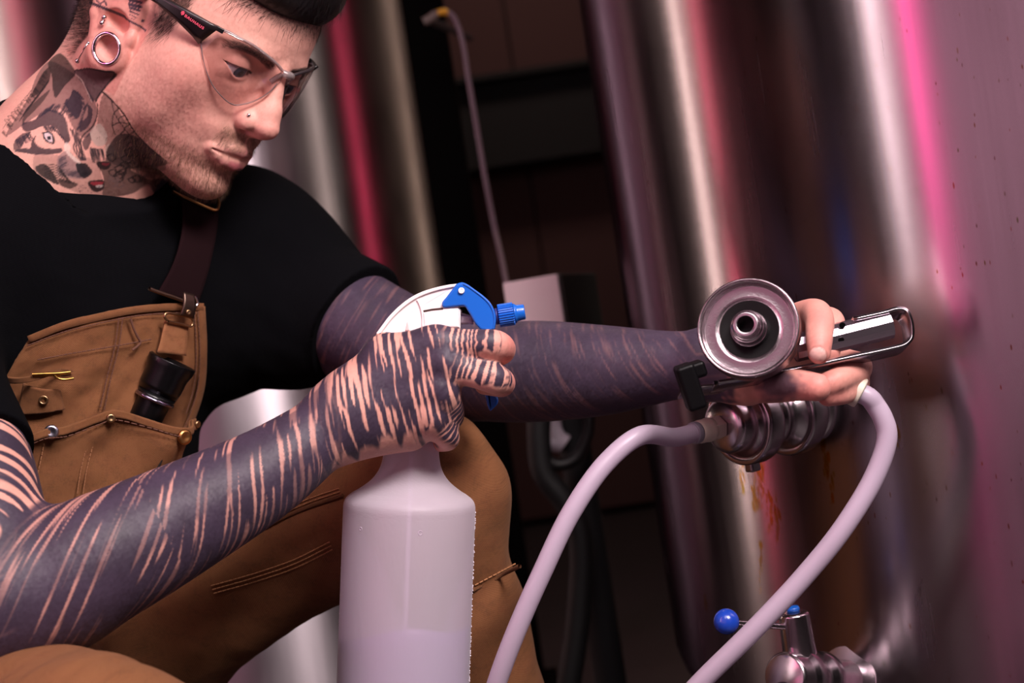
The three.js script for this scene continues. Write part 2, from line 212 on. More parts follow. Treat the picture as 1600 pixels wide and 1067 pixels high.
// ---------------------------------------------------------------- fermentation tanks
const TANKS = { right: { x: 0.68, z: -1.392, R: 0.55, y0: 0.245 }, mid: { x: -0.59, z: -2.737, R: 0.515, y0: 0.04 } };
function onTank(T, x, y) {   // where the sight line through a pixel of the photograph meets a tank
  const d = pt(x, y, 1).sub(EYE), a = d.x * d.x + d.z * d.z, ox = EYE.x - T.x, oz = EYE.z - T.z, b = ox * d.x + oz * d.z, c = ox * ox + oz * oz - T.R * T.R, q = b * b - a * c;
  const t = (-b - Math.sqrt(Math.max(q, 0))) / a, p = EYE.clone().addScaledVector(d, t); return { p, n: V(p.x - T.x, 0, p.z - T.z).normalize(), th: Math.atan2(p.x - T.x, p.z - T.z) };
}
const drips = (() => {   // dried yeast runs and specks on the right tank, laid out in its own unrolled surface
  const T = TANKS.right, W = 2048, H = 1024, h0 = T.y0, h1 = T.y0 + 1.0, R = rng(11);
  return { h0, h1, tex: canvasTex(W, H, (g) => {
    g.fillStyle = '#fff'; g.fillRect(0, 0, W, H);
    const px = (x, y) => { const s = onTank(T, x, y); return [(s.th / (2 * Math.PI) + 0.5) * 4 % 1 * W, (1 - (s.p.y - h0) / (h1 - h0)) * H]; };
    const blot = (x, y, r, col) => { const [a, b] = px(x, y); g.fillStyle = col; g.beginPath(); g.ellipse(a, b, r, r * (1 + R()), 0, 0, 7); g.fill(); };
    for (const [x, y0, y1, w, n] of [[1186, 700, 795, 10, 120], [1205, 770, 830, 9, 50], [1160, 720, 770, 5, 30], [1178, 760, 800, 4, 30], [1285, 668, 700, 5, 40], [1291, 710, 745, 5, 40], [1300, 740, 790, 3, 16], [1215, 800, 850, 4, 20], [1188, 850, 980, 3, 30], [1103, 930, 955, 3, 10], [1402, 655, 700, 4, 8], [1262, 688, 696, 4, 8]])
      for (let i = 0; i < n; i++) { const t = Math.pow(R(), 1.3); blot(x + (R() - 0.5) * 2 * w * (1 - 0.4 * t), lerp(y0, y1, t), 0.7 + R() * 2.4, `rgba(${205 + R() * 50 | 0},${150 + R() * 50 | 0},${45 + R() * 35 | 0},${0.25 + R() * 0.45})`); }
    for (let i = 0; i < 240; i++) blot(1000 + R() * 600, R() * 1067, 0.4 + R() * 1.1, `rgba(${110 + R() * 90 | 0},${70 + R() * 60 | 0},${40 + R() * 40 | 0},${0.3 + R() * 0.5})`);
  }) };
})();
function tank(T, label, color, rough) {
  const t = thing('fermentation_tank', label, 'tank', V(T.x, 0, T.z));
  const H = 2.4, prof = [[0.02, T.y0 - 0.05], [T.R * 0.7, T.y0 - 0.045], [T.R * 0.96, T.y0 - 0.018], [T.R * 0.993, T.y0 - 0.004], [T.R, T.y0 + 0.012], [T.R, H], [T.R * 0.97, H + 0.03], [T.R * 0.7, H + 0.12], [T.R * 0.3, H + 0.17], [0.001, H + 0.18]];
  const g = new THREE.LatheGeometry(prof.map(([r, y]) => new THREE.Vector2(r, y)), 220, Math.PI), uv = g.attributes.uv, p = g.attributes.position;
  for (let i = 0; i < uv.count; i++) uv.setXY(i, uv.getX(i) * 4, (p.getY(i) - drips.h0) / (drips.h1 - drips.h0));
  const m = new THREE.MeshPhysicalMaterial({ color, metalness: 1, roughness: rough, roughnessMap: steelRough, anisotropy: 0.88, anisotropyRotation: Math.PI / 2 });
  if (T === TANKS.right) { m.specularColor = new THREE.Color(0.32, 0.27, 0.3); m.map = drips.tex; m.map.wrapT = THREE.ClampToEdgeWrapping; }
  part('tank_shell', g, m, t);
  for (let i = 0; i < 4; i++) { const a = Math.PI / 4 + i * Math.PI / 2, leg = new THREE.CylinderGeometry(0.03, 0.03, T.y0 + 0.02, 20); leg.translate(Math.sin(a) * T.R * 0.85, T.y0 / 2, Math.cos(a) * T.R * 0.85); part('tank_leg', leg, m, t); }
  const seam = new THREE.TorusGeometry(T.R + 0.0005, 0.0018, 6, 200); seam.rotateX(Math.PI / 2).translate(0, 1.9, 0); part('weld_seam', seam, m, t);
  return t;
}
tank(TANKS.right, 'large brushed steel tank on the right with yellow drips below its fitting', 0x9d9298, 0.4);
tank(TANKS.mid, 'steel tank standing behind the crouching man, with pale and pink streaks', 0xb3a8ae, 0.56);
// ================================================================ the person
// head frame: forward, up and right, surveyed from the face in the photograph; millimetres from the middle between the ears
const HF = cv(0.68997594, -0.60190977, 0.40204209), HU = cv(0.54930081, 0.79712866, 0.25070804), HR = cv(-0.47138289, 0.04785953, 0.88062912);
const HC = EYE.clone().add(cv(-0.26323216, 0.24522512, -1.05203554));
const hp = (f, u, r) => HC.clone().addScaledVector(HF, f / 1000).addScaledVector(HU, u / 1000).addScaledVector(HR, r / 1000);
const toHead = (x, y, z) => { const X = x - HC.x, Y = y - HC.y, Z = z - HC.z; return [(X * HF.x + Y * HF.y + Z * HF.z) * 1000, (X * HU.x + Y * HU.y + Z * HU.z) * 1000, (X * HR.x + Y * HR.y + Z * HR.z) * 1000]; };
const faceFront = table(curve1([[-110, 40], [-103, 58], [-98, 76], [-93, 88], [-88, 93.5], [-82, 97], [-75, 96.5], [-68, 94.5], [-62, 95.5], [-55, 97], [-47, 97.5], [-40, 98.5], [-32, 98], [-24, 95], [-12, 91], [2, 89], [16, 90], [28, 92], [36, 92.5], [44, 92], [55, 90.5], [70, 87], [90, 78], [105, 66]]), -115, 110);
const faceWidth = table(curve1([[-115, 30], [-100, 37], [-85, 46], [-70, 55], [-50, 61.5], [-30, 65.5], [-10, 68.5], [10, 69], [30, 65], [50, 60], [75, 58], [100, 52]]), -115, 110);
const faceExp = table(curve1([[-110, 1.7], [-80, 1.72], [-45, 1.75], [-20, 1.95], [0, 2.05], [20, 2.15], [45, 2.1], [80, 2.05], [110, 2.0]]), -115, 110);
const EY = [72.5, 18.5, 29.5];
const lipU = [[100.2, -41.5, 0], [97.5, -42.2, 9], [94, -45.0, 16], [90, -47.4, 21.5]], lipL = [[98.6, -54, 0], [96.3, -53.8, 9], [93.5, -52, 15], [89, -48.6, 21]], slit = [[106, -47.6, 0], [103, -47.6, 9], [99, -47.8, 16], [92, -48, 22.5]];
const helix = [[-1, 29, 79], [-10, 34, 84], [-22, 36, 87], [-31, 28, 89], [-34, 12, 88], [-30, -6, 86], [-22, -20, 82]];
const antihelix = [[-12, 22, 81], [-22, 16, 84], [-26, 2, 84], [-22, -8, 81], [-13, -12, 78.5]];
const LOBE = [-4.5, -22, 79];   // with the ear moved by 9, -3: where the tunnel sits
function headD(x, y, z) {
  const h = toHead(x, y, z), f = h[0], u = h[1], r = h[2], q = Math.abs(r), f0 = f, u0 = u;
  let d = ellD(f + 9, u - 46, r, 93, 86, 75);
  d = smin(d, ellD(f + 54, u + 2, r, 46, 54, 63), 22);
  { // face from its profile
    const uc = u < -112 ? -112 : u > 100 ? 100 : u, ff = faceFront(uc), w = faceWidth(uc), n = faceExp(uc), fc = 18, X = f - fc, a = X > 0 ? ff - fc : 52;
    const rho = Math.pow(Math.pow(Math.abs(X) / a, n) + Math.pow(q / w, n), 1 / n), len = Math.sqrt(X * X + r * r);
    let g = rho > 1e-6 ? len * (1 - 1 / rho) : -50;
    g = smax(g, (u - 100), 20);
    const jaw = -(u + 72 + (f - 4) * 0.36) * 0.93;     // underside of the jaw
    g = smax(g, jaw, 14);
    d = smin(d, g * 0.92, 14);
  }
  d = smin(d, ellD(f - 28, u + 30, q - 49, 30, 32, 15), 20);                                  // cheek over the jaw
  if (f > 8) {
    d = smin(d, ellD(f - 78, u - 37 + q * 0.08, q - 18, 11, 7, 18), 10);                    // brow
    d = smin(d, ellD(f - 50, u + 2, q - 44, 22, 19, 17), 24);                                 // cheekbone
    d = smin(d, ellD(f - 84, u + 81, r, 13, 12, 17), 12);                                     // chin
    d = smax(d, -ellD(f - 93, u - 20, q - 31, 16, 12, 18), 9);                               // eye socket
    d = smax(d, -ellD(f - 100, u - 22, q - 14, 14, 9, 7), 7);                                // beside the bridge
    // eyeball and lids
    const ex = f - EY[0], ey = u - EY[1], ez = q - EY[2], e = Math.sqrt(ex * ex + ey * ey + ez * ez);
    if (e < 30) {
      const ang = Math.atan2(ey, ex), side = ez / 13, up = 0.12 * (1 - side * side * 0.9) - 0.02, dn = -0.52 * (1 - side * side * 0.75) - 0.1;
      const ap = Math.max((ang - up) * 13, (dn - ang) * 13);                                // negative inside the opening
      const lid = smax(e - 14.1, -ap, 1.2);
      d = smin(d, lid, 3.2);
      d = smax(d, Math.max(12.0 - e, ap) < 0 ? -Math.max(e - 16, ap) : -Math.max(e - 16, ap), 1);
      d = Math.min(d, e - 12.3);
      d = smin(d, capD(f, u, q, [77, 11.5, 22], [74, 10.5, 42], 4, 4), 5);                    // under the eye
    }
    // nose
    d = smin(d, capD(f, u, r, [91, 29, 0], [104, 0, 0], 6.2, 8), 8);
    d = smin(d, capD(f, u, r, [104, 0, 0], [109.5, -12, 0], 8, 9.8), 5);
    d = smin(d, ellD(f - 95, u + 11, r, 13, 14, 14.5), 9);
    d = smin(d, ellD(f - 96, u + 15.0, q - 12.5, 11, 8.6, 6.4), 3.6);
    d = smin(d, capD(f, u, r, [108, -19, 0], [99, -24, 0], 4.2, 3.4), 3.5);
    d = smax(d, -capD(f, u, q, [105, -25.5, 7.0], [98, -23.5, 8.2], 3.2, 3.6), 1.6);
    d = smin(d, capD(f, u, q, [92, -28, 4.2], [95, -37, 4.6], 3.2, 3.0), 4);                   // philtrum
    // lips
    if (u < -20 && u > -82) {
      let l = 1e3; for (let i = 0; i < 3; i++) { l = smin(l, capD(f, u, q, lipU[i], lipU[i + 1], 4.8 - i * 0.9, 3.9 - i * 0.9), 1.5); }
      let m = 1e3; for (let i = 0; i < 3; i++) { m = smin(m, capD(f, u, q, lipL[i], lipL[i + 1], 5.9 - i * 1.2, 4.7 - i * 1.2), 1.5); }
      d = smin(d, l, 6); d = smin(d, m, 6);
      let s = 1e3; for (let i = 0; i < 3; i++) s = Math.min(s, capD(f, u, q, slit[i], slit[i + 1], 1.1, i === 2 ? 0.7 : 1.1));
      d = smax(d, -s, 2.0);
      
    }
  }
  // ear
  if (q > 36 && f0 < 44 && f0 > -60 && u0 > -85) {
    const f = f0 - 9, u = u0 + 3;
    const out = q - (82 - 0.42 * (f + 8));                                                   // the ear stands off towards the back
    d = smax(d, -ellD(f + 4, u + 8, q - 82, 12, 14, 9), 4);
    let e = smax(ellD(f + 14, u - 8, q - 79 + 0.35 * (f + 14), 19, 30, 6), -ellD(f + 9, u + 5, q - 85, 12, 13, 13), 3);
    for (let i = 1; i < helix.length; i++) e = smin(e, capD(f, u, q, helix[i - 1], helix[i], 3.6, 3.6), 2.5);
    for (let i = 1; i < antihelix.length; i++) e = smin(e, capD(f, u, q, antihelix[i - 1], antihelix[i], 3.4, 3.4), 3);
    e = smin(e, ellD(f - 4, u + 8, q - 75, 5, 8, 4.5), 3.5);                                      // tragus
    e = smin(e, ellD(f + 6, u + 16, q - 78.5, 9, 4, 4), 4);
    const lx = f - LOBE[0], lu = u - LOBE[1], lq = q - LOBE[2] + 0.25 * lx, rr = Math.sqrt(lx * lx + lu * lu);
    e = smin(e, Math.sqrt((rr - 13.3) ** 2 + lq * lq) - 2.5, 1.5);                       // stretched lobe
    d = smin(d, e, 3.5);
    d = Math.max(d, -Math.max(rr - 11.9, Math.abs(lq) - 9));
  }
  return d / 1000;
}
const headOp = { k: 0.02, lo: [HC.x - 0.16, HC.y - 0.16, HC.z - 0.16], hi: [HC.x + 0.16, HC.y + 0.17, HC.z + 0.16], d: headD };
const P = (x, y, d, r) => [pt(x, y, d), r];
const S_R = pt(-135, 400, 1.0), S_L = pt(430, 425, 1.2);
// neck and trunk under the shirt
const neckOps = [
  opCap(hp(-16, -30, 0), pt(118, 262, 1.085), 0.056, 0.061, 0.03),
  opCap(pt(118, 262, 1.085), pt(150, 420, 1.16), 0.062, 0.08, 0.03),
  opCap(hp(-40, -35, 12), pt(15, 335, 1.06), 0.036, 0.05, 0.04), opCap(pt(50, 335, 1.08), S_R, 0.05, 0.055, 0.04),
  opCap(hp(-8, -40, 58), pt(205, 300, 1.06), 0.016, 0.013, 0.03),
];
const trunkOps = [
  opCap(pt(150, 420, 1.16), S_R, 0.07, 0.055, 0.05), opCap(pt(150, 420, 1.16), S_L, 0.07, 0.055, 0.05),
  opCap(pt(150, 420, 1.16), pt(90, 900, 1.15), 0.1, 0.1, 0.05),
];
// right arm and the hand round the sprayer
const rUpper = opLimb([P(-135, 400, 1.0, 0.054), P(-112, 590, 0.935, 0.05), P(-66, 740, 0.875, 0.0485), P(-20, 935, 0.838, 0.045)], 0.02);
const rFore = opLimb([P(-30, 940, 0.838, 0.046), P(70, 920, 0.85, 0.0475), P(150, 877, 0.862, 0.0455), P(250, 828, 0.88, 0.0412), P(400, 748, 0.905, 0.0335), P(490, 686, 0.92, 0.0272), P(545, 648, 0.926, 0.0245)], 0.02);
const rArm = [rUpper, rFore];
const rHand = [
  opCap(pt(535, 634, 0.927), pt(606, 566, 0.927), 0.0185, 0.0188, 0.02), opCap(pt(606, 562, 0.927), pt(680, 542, 0.92), 0.0188, 0.0142, 0.006),
  opCap(pt(535, 645, 0.926), pt(690, 570, 0.9185), 0.02, 0.0128, 0.014),
  opCap(pt(535, 655, 0.926), pt(686, 612, 0.919), 0.02, 0.0125, 0.014),
  opCap(pt(535, 668, 0.926), pt(670, 650, 0.921), 0.02, 0.012, 0.014),
  opCap(pt(545, 676, 0.93), pt(640, 674, 0.932), 0.017, 0.0145, 0.014),
  opCap(pt(552, 612, 0.94), pt(606, 556, 0.956), 0.0155, 0.0155, 0.016),
];
const rThumb = opLimb([P(600, 556, 0.96, 0.0148), P(640, 552, 0.992, 0.0118), P(690, 556, 1.003, 0.0108), P(715, 560, 1.003, 0.0092)], 0.012);
const rIndex = opLimb([P(676, 541, 0.921, 0.0132), P(700, 538, 0.9175, 0.0116), P(738, 537, 0.9155, 0.0104), P(774, 539, 0.9155, 0.0108), P(784, 549, 0.936, 0.0096), P(758, 560, 0.962, 0.0082)], 0.007, 6);
const rMiddle = opLimb([P(688, 570, 0.9185, 0.0128), P(706, 574, 0.915, 0.0114), P(742, 584, 0.913, 0.0102), P(775, 593, 0.914, 0.0108), P(783, 600, 0.937, 0.0096), P(758, 600, 0.962, 0.0082)], 0.007, 6);
const rRing = opLimb([P(682, 610, 0.919, 0.0126), P(694, 622, 0.9195, 0.0116), P(704, 646, 0.935, 0.0102), P(699, 656, 0.966, 0.0092), P(670, 656, 0.99, 0.0082)], 0.007, 6);
const rPinky = opLimb([P(664, 650, 0.921, 0.012), P(680, 661, 0.922, 0.0106), P(698, 682, 0.934, 0.0094), P(693, 688, 0.96, 0.0085), P(668, 690, 0.985, 0.0078)], 0.007, 6);
// knuckles and the tendons behind them
const rKnuck = [[685, 533, 0.9125], [696, 563, 0.9085], [691, 607, 0.9095], [674, 646, 0.913]].map((k, i) => opCap(pt(...k), pt(k[0] + 5, k[1] + [0, 3, 6, 6][i], k[2]), 0.0056, 0.005, 0.009));
const rTendon = [[[682, 531, 0.9165], [590, 572, 0.9185]], [[690, 565, 0.9135], [585, 600, 0.914]], [[686, 608, 0.914], [585, 632, 0.914]]].map(([a, b]) => opCap(pt(...a), pt(...b), 0.0055, 0.0045, 0.012));
// a group of chains joined softly to the palm and only lightly to one another
const grp = (ops, k) => { const [lo, hi] = boxOf(ops, 0); return { k, lo, hi, d: (x, y, z) => evalOps(ops, x, y, z) }; };
const rHandOps = [...rHand, ...rTendon, ...rKnuck, rThumb, rIndex, rMiddle, rRing, rPinky];
// left arm and the hand on the coupler
const lUpper = opLimb([P(430, 430, 1.2, 0.056), P(557, 508, 1.14, 0.049), P(690, 572, 1.09, 0.043)], 0.02);
const lFore = opLimb([P(680, 570, 1.09, 0.0425), P(760, 580, 1.08, 0.0425), P(850, 580, 1.06, 0.042), P(950, 578, 1.03, 0.0362), P(1050, 571, 1.0, 0.0272), P(1110, 564, 0.984, 0.0245)], 0.02);
const lArm = [lUpper, lFore];
const lHand = [
  opCap(pt(1110, 562, 0.985), pt(1228, 506, 0.966), 0.02, 0.0125, 0.012), opCap(pt(1110, 565, 0.985), pt(1238, 522, 0.973), 0.021, 0.0125, 0.012),
  opCap(pt(1110, 568, 0.985), pt(1240, 550, 0.979), 0.021, 0.0125, 0.012), opCap(pt(1110, 570, 0.984), pt(1236, 580, 0.98), 0.02, 0.0115, 0.012),
  opCap(pt(1105, 578, 0.98), pt(1168, 600, 0.955), 0.019, 0.015, 0.016),
];
const lThumb = opLimb([P(1150, 596, 0.962, 0.016), P(1200, 604, 0.93, 0.0122), P(1248, 602, 0.902, 0.0112), P(1276, 605, 0.889, 0.0098)], 0.008, 6);
const lIndex = opLimb([P(1222, 508, 0.967, 0.0125), P(1268, 489, 0.93, 0.0106), P(1280, 500, 0.908, 0.0104), P(1280, 530, 0.894, 0.0093), P(1280, 551, 0.889, 0.008)], 0.006, 6);
const lMiddle = opLimb([P(1232, 524, 0.974, 0.0125), P(1290, 500, 0.947, 0.01), P(1300, 515, 0.925, 0.0096), P(1294, 552, 0.915, 0.008)], 0.004, 6);
const lRing = opLimb([P(1240, 550, 0.979, 0.0125), P(1320, 566, 0.955, 0.0104), P(1340, 575, 0.936, 0.0106), P(1312, 592, 0.914, 0.0092), P(1284, 604, 0.91, 0.0084)], 0.004, 6);
const lPinky = opLimb([P(1236, 580, 0.98, 0.0115), P(1320, 588, 0.962, 0.0096), P(1338, 598, 0.942, 0.0098), P(1320, 612, 0.922, 0.0088), P(1294, 618, 0.915, 0.0078)], 0.004, 6);
const lHandOps = [...lHand, lThumb, lIndex, lMiddle, lRing, lPinky];
const bodyOps = [headOp, ...neckOps, ...trunkOps, ...rArm, ...rHandOps, ...lArm, ...lHandOps];
// ---------------------------------------------------------------- skin, ink and hair colours
const INK = lin(0x392e3f), SKIN = lin(0xdca596), SKINRED = lin(0xcd7c74), LIP = lin(0xa65560), STUB = lin(0x7d5a44), HAIRC = lin(0x1d1413);
// the neck and ear tattoos, drawn on the side view of the head and neck (4 pixels to the millimetre, forward to the right)
const TAT = (() => {
  const W = 640, H = 760, c = document.createElement('canvas'); c.width = W; c.height = H; const g = c.getContext('2d'); g.lineJoin = g.lineCap = 'round';
  const place = (X, Y) => { const h = rayHit(X, Y, [headOp, ...neckOps]); if (!h) return null; const q = toHead(h.x, h.y, h.z); return [(q[0] + 70) * 4, (40 - q[1]) * 4]; };
  const path = (pts, close) => { const P = pts.map((p) => place(p[0] / 4.27, 70 + p[1] / 4.27)).filter(Boolean); if (P.length < 2) return; const n = P.length, at = (i) => close ? P[(i + n) % n] : P[Math.max(0, Math.min(n - 1, i))]; g.beginPath(); g.moveTo(...P[0]);
    for (let i = 0; i < (close ? n : n - 1); i++) { const p0 = at(i - 1), p1 = at(i), p2 = at(i + 1), p3 = at(i + 2); g.bezierCurveTo(p1[0] + (p2[0] - p0[0]) / 6, p1[1] + (p2[1] - p0[1]) / 6, p2[0] - (p3[0] - p1[0]) / 6, p2[1] - (p3[1] - p1[1]) / 6, p2[0], p2[1]); } };
  const fill = (col, a, pts) => { g.globalAlpha = a; g.fillStyle = col; path(pts, true); g.fill(); };
  const line = (col, a, w, pts) => { g.globalAlpha = a; g.strokeStyle = col; g.lineWidth = w * 1.45; path(pts); g.stroke(); };
  const D = '#150f12', N = '#1a1524', G = '#7d6468', R = rng(3);
  // short hairs of ink along an edge: the brush-like shading of the fur
  const fur = (col, pts, dx, dy, n, w, a = 0.8) => { for (let i = 0; i < n; i++) { const t = R() * (pts.length - 1), k = Math.floor(t), f = t - k, p = pts[k], q = pts[Math.min(k + 1, pts.length - 1)], X = lerp(p[0], q[0], f), Y = lerp(p[1], q[1], f), m = 0.4 + R() * 0.8; line(col, a * (0.5 + R() * 0.5), w, [[X, Y], [X + dx * m * 0.5, Y + dy * m * 0.55], [X + dx * m, Y + dy * m]]); } };
  fill('#452f34', 0.68, [[335, 40], [500, 200], [640, 400], [600, 600], [520, 600], [430, 450], [330, 430], [150, 540], [40, 600], [190, 350], [310, 120]]); fill('#4f3837', 0.6, [[690, 330], [760, 390], [900, 590], [1060, 740], [1100, 840], [760, 800], [700, 640], [650, 540]]); fill('#5f4744', 0.4, [[240, 730], [400, 740], [640, 780], [690, 1000], [560, 1000], [400, 940], [240, 860]]);
  fill(D, 0.86, [[338, 40], [400, 58], [470, 130], [502, 190], [470, 235], [430, 275], [392, 330], [366, 352], [350, 285], [342, 200], [325, 110]]);
  fill('#231617', 0.8, [[318, 90], [336, 150], [330, 235], [292, 290], [250, 330], [205, 350], [240, 270], [290, 180]]);
  fur(D, [[300, 170], [220, 310], [120, 430], [10, 590]], 26, 26, 60, 2.6, 0.7);
  fur(D, [[330, 230], [240, 350], [170, 440]], -36, 60, 36, 3.2, 0.7);
  fill(D, 0.72, [[230, 385], [330, 300], [300, 360], [240, 430], [170, 500], [150, 540], [160, 470]]);
  for (let i = 0; i < 9; i++) line(D, 0.75, 1.8, [[20 + i * 20, 560 - i * 26], [40 + i * 20, 520 - i * 26], [30 + i * 22, 500 - i * 24], [60 + i * 20, 500 - i * 27]]);
  fill(N, 0.86, [[495, 172], [560, 162], [700, 175], [765, 190], [720, 260], [682, 320], [640, 372], [602, 372], [562, 280], [515, 215]]);
  line('#120e12', 0.95, 3.4, [[500, 172], [580, 160], [690, 178], [765, 188], [730, 250], [690, 300], [655, 345], [640, 380]]);
  line('#b99a8c', 0.9, 3.2, [[505, 200], [545, 240], [580, 310], [610, 380]]);
  line('#120e12', 0.9, 2.6, [[650, 395], [650, 460], [620, 540], [560, 600], [540, 650], [550, 760]]);
  fill(N, 0.92, [[490, 300], [535, 345], [548, 420], [512, 495], [472, 452], [442, 405], [470, 340]]);
  fur(N, [[455, 360], [445, 410], [500, 500]], -22, 8, 40, 2.2); fur(N, [[490, 300], [540, 350], [548, 430]], 20, 8, 36, 2.2);
  fill(N, 0.85, [[585, 400], [615, 430], [612, 500], [575, 560], [530, 580], [545, 520], [585, 470]]);
  fur(N, [[590, 380], [560, 470], [530, 560]], -24, 24, 40, 2.2, 0.6);
  fill(N, 0.88, [[150, 525], [235, 500], [330, 435], [400, 455], [440, 500], [455, 580], [470, 630], [440, 665], [405, 600], [350, 545], [280, 545], [215, 572], [160, 575]]);
  fur(N, [[240, 500], [330, 440], [420, 470]], 30, -44, 60, 2.4, 0.7); fur(N, [[280, 545], [350, 545], [410, 610]], 24, 34, 46, 2.2, 0.7);
  fill(N, 0.78, [[95, 650], [140, 600], [205, 580], [165, 640], [140, 690], [95, 705]]); fur(N, [[100, 640], [200, 585]], 22, 40, 40, 2.4, 0.7);
  fill(N, 0.9, [[212, 640], [240, 605], [232, 650], [282, 690], [372, 694], [412, 690], [400, 722], [250, 735], [170, 722], [95, 712], [150, 690], [200, 690]]);
  fill('#c9bcc4', 0.7, [[290, 590], [330, 585], [358, 640], [320, 652], [295, 630]]); line('#140f18', 1, 3.2, [[285, 590], [330, 586], [352, 610], [358, 655], [320, 648], [295, 620], [288, 592]]); fill('#140f18', 1, [[318, 612], [338, 612], [338, 634], [320, 634]]);
  fill(G, 0.62, [[390, 745], [455, 705], [520, 780], [600, 850], [560, 895], [470, 890], [390, 870], [380, 800]]); fur('#3a2f38', [[390, 760], [400, 860], [540, 890]], 50, -30, 60, 2, 0.5);
  fill('#17131a', 0.95, [[508, 795], [560, 790], [585, 805], [616, 852], [560, 892], [520, 850]]);
  for (const k of [0, 1, 2, 3]) line(N, 0.9, 2.6, [[470 + k * 16, 560 + k * 10], [500 + k * 12, 640 + k * 6], [490 + k * 18, 690], [540 + k * 10, 770]]);
  fill('#dcc3b6', 0.75, [[440, 650], [470, 680], [470, 720], [540, 785], [500, 780], [430, 700]]);
  fill(D, 0.9, [[238, 815], [300, 798], [352, 850], [392, 930], [340, 915], [252, 855]]); for (let i = 0; i < 7; i++) line(D, 0.8, 2, [[300, 800 + i * 14], [380, 808 + i * 16], [440 + i * 8, 880 + i * 8]]);
  fill(D, 0.8, [[390, 900], [450, 905], [520, 930], [470, 960], [410, 940]]);
  fill('#b3a196', 0.75, [[600, 590], [660, 525], [712, 590], [705, 665], [640, 670]]); fill('#b9a195', 0.6, [[700, 690], [740, 665], [785, 750], [720, 775]]);
  fill(N, 0.8, [[550, 650], [595, 590], [608, 640], [575, 705]]);
  fur('#2a2429', [[600, 690], [690, 700]], 14, 80, 40, 2, 0.7);
  fill('#1c1517', 0.8, [[640, 785], [700, 775], [720, 690], [790, 600], [900, 610], [1000, 690], [1060, 735], [1110, 800], [1090, 870], [1000, 900], [900, 985], [780, 1015], [690, 1010], [690, 880]]);
  for (let i = 0; i < 26; i++) { const X = 710 + R() * 300, Y = 640 + R() * 300, s = 20 + R() * 30; if (Y < 640 + (X - 800) * 0.5) continue; line(i % 3 ? '#120d10' : '#6d5450', 0.75, 2.2, [[X, Y], [X + s, Y - s * 0.4], [X + s * 1.6, Y + s * 0.3], [X + s * 0.8, Y + s * 0.9], [X, Y]]); }
  for (const [X, Y, r] of [[1000, 785, 24], [1005, 735, 15], [960, 745, 12], [870, 670, 18], [915, 690, 12]]) { fill('#6d4a46', 0.8, [[X - r, Y], [X, Y - r], [X + r, Y], [X, Y + r]]); line('#150f12', 0.9, 1.8, [[X - r, Y], [X, Y - r], [X + r, Y], [X, Y + r], [X - r, Y]]); }
  line('#171114', 0.95, 4, [[690, 320], [745, 370], [830, 470], [905, 590], [1000, 690], [1070, 745]]);
  for (const L of [[[745, 375], [760, 450], [800, 520]], [[790, 430], [760, 460], [750, 540], [770, 600]], [[830, 470], [790, 500], [830, 560], [800, 600]], [[870, 530], [830, 560], [860, 600], [830, 640]], [[900, 580], [870, 600], [890, 650]], [[750, 540], [800, 520], [870, 530]], [[940, 630], [900, 650], [930, 700]]]) line('#1c1417', 0.8, 2.2, L);
  fill('#17090d', 0.95, [[588, 915], [640, 905], [690, 905], [690, 960], [640, 985], [600, 950]]); fill('#8e2b34', 0.95, [[605, 920], [650, 915], [688, 915], [680, 935], [630, 940]]); fill('#cdb9b2', 0.8, [[640, 940], [682, 935], [680, 952], [650, 955]]);
  fill('#17090d', 0.9, [[645, 790], [690, 780], [740, 790], [720, 830], [670, 830]]); fill('#6d1f28', 0.8, [[680, 790], [730, 790], [715, 808], [690, 806]]);
  for (let i = 0; i < 40; i++) { const X = 520 + R() * 170, Y = 930 + R() * 80; fill(N, 0.7, [[X, Y], [X + 6, Y], [X + 6, Y + 6], [X, Y + 6]]); }
  // bars, dot and rule by the ear, in their own pixels
  const px = (x, y) => [x * 4.27, (y - 70) * 4.27];
  [[203, 1, 220, 4, 3.4], [203, 7, 219, 11, 3.8], [203, 12.5, 217, 16.5, 3.2], [203, 18, 216, 23, 1.8], [203, 23, 213, 28, 1.1], [203, 28, 210, 31, 0.8]].forEach(([a, b, d, e, w]) => line('#262034', 0.95, w * 1.9, [px(a, b), px((a + d) / 2, (b + e) / 2), px(d, e)]));
  line('#262034', 0.95, 4.6, [px(196, 29), px(212, 38), px(227, 48)]); line('#211b2c', 0.95, 6.5, [px(140, 4), px(160, 12), px(196, 27)]); line('#262034', 0.9, 4, [px(150, 0), px(156, 6), px(163, 2), px(166, 8)]);
  fill('#262034', 1, [px(221.5, 31.5), px(225, 31.5), px(225, 35), px(221.5, 35)]);
  g.globalAlpha = 1;
  const d = g.getImageData(0, 0, W, H).data, L1 = (v) => { v /= 255; return v <= 0.04045 ? v / 12.92 : ((v + 0.055) / 1.055) ** 2.4; };
  return (f, u) => { const X = (f + 70) * 4, Y = (40 - u) * 4; if (X < 1 || Y < 1 || X > W - 2 || Y > H - 2) return null; const x = X | 0, y = Y | 0; let A = 0, c = [0, 0, 0]; for (let k = 0; k < 4; k++) { const o = ((y + (k >> 1)) * W + x + (k & 1)) * 4, w = ((k & 1) ? X - x : 1 - X + x) * ((k >> 1) ? Y - y : 1 - Y + y), a = d[o + 3] / 255 * w; A += a; for (let i = 0; i < 3; i++) c[i] += L1(d[o + i]) * a; } return A > 0.004 ? [c[0] / A, c[1] / A, c[2] / A, A] : null; };
})();
const scalp = (f, u, q) => Math.max(sstep(56, 70, u - Math.max(0, 40 - f) * 0.55 + (q > 40 ? 2 : 0)) , sstep(-62, -22, u + (f + 50) * 0.2) * sstep(-22, -36, f), sstep(-2, 16, u - Math.max(0, f - 32) * 0.8) * sstep(44, 36, f) * sstep(12, 24, f + u * 0.2) * sstep(50, 60, q));
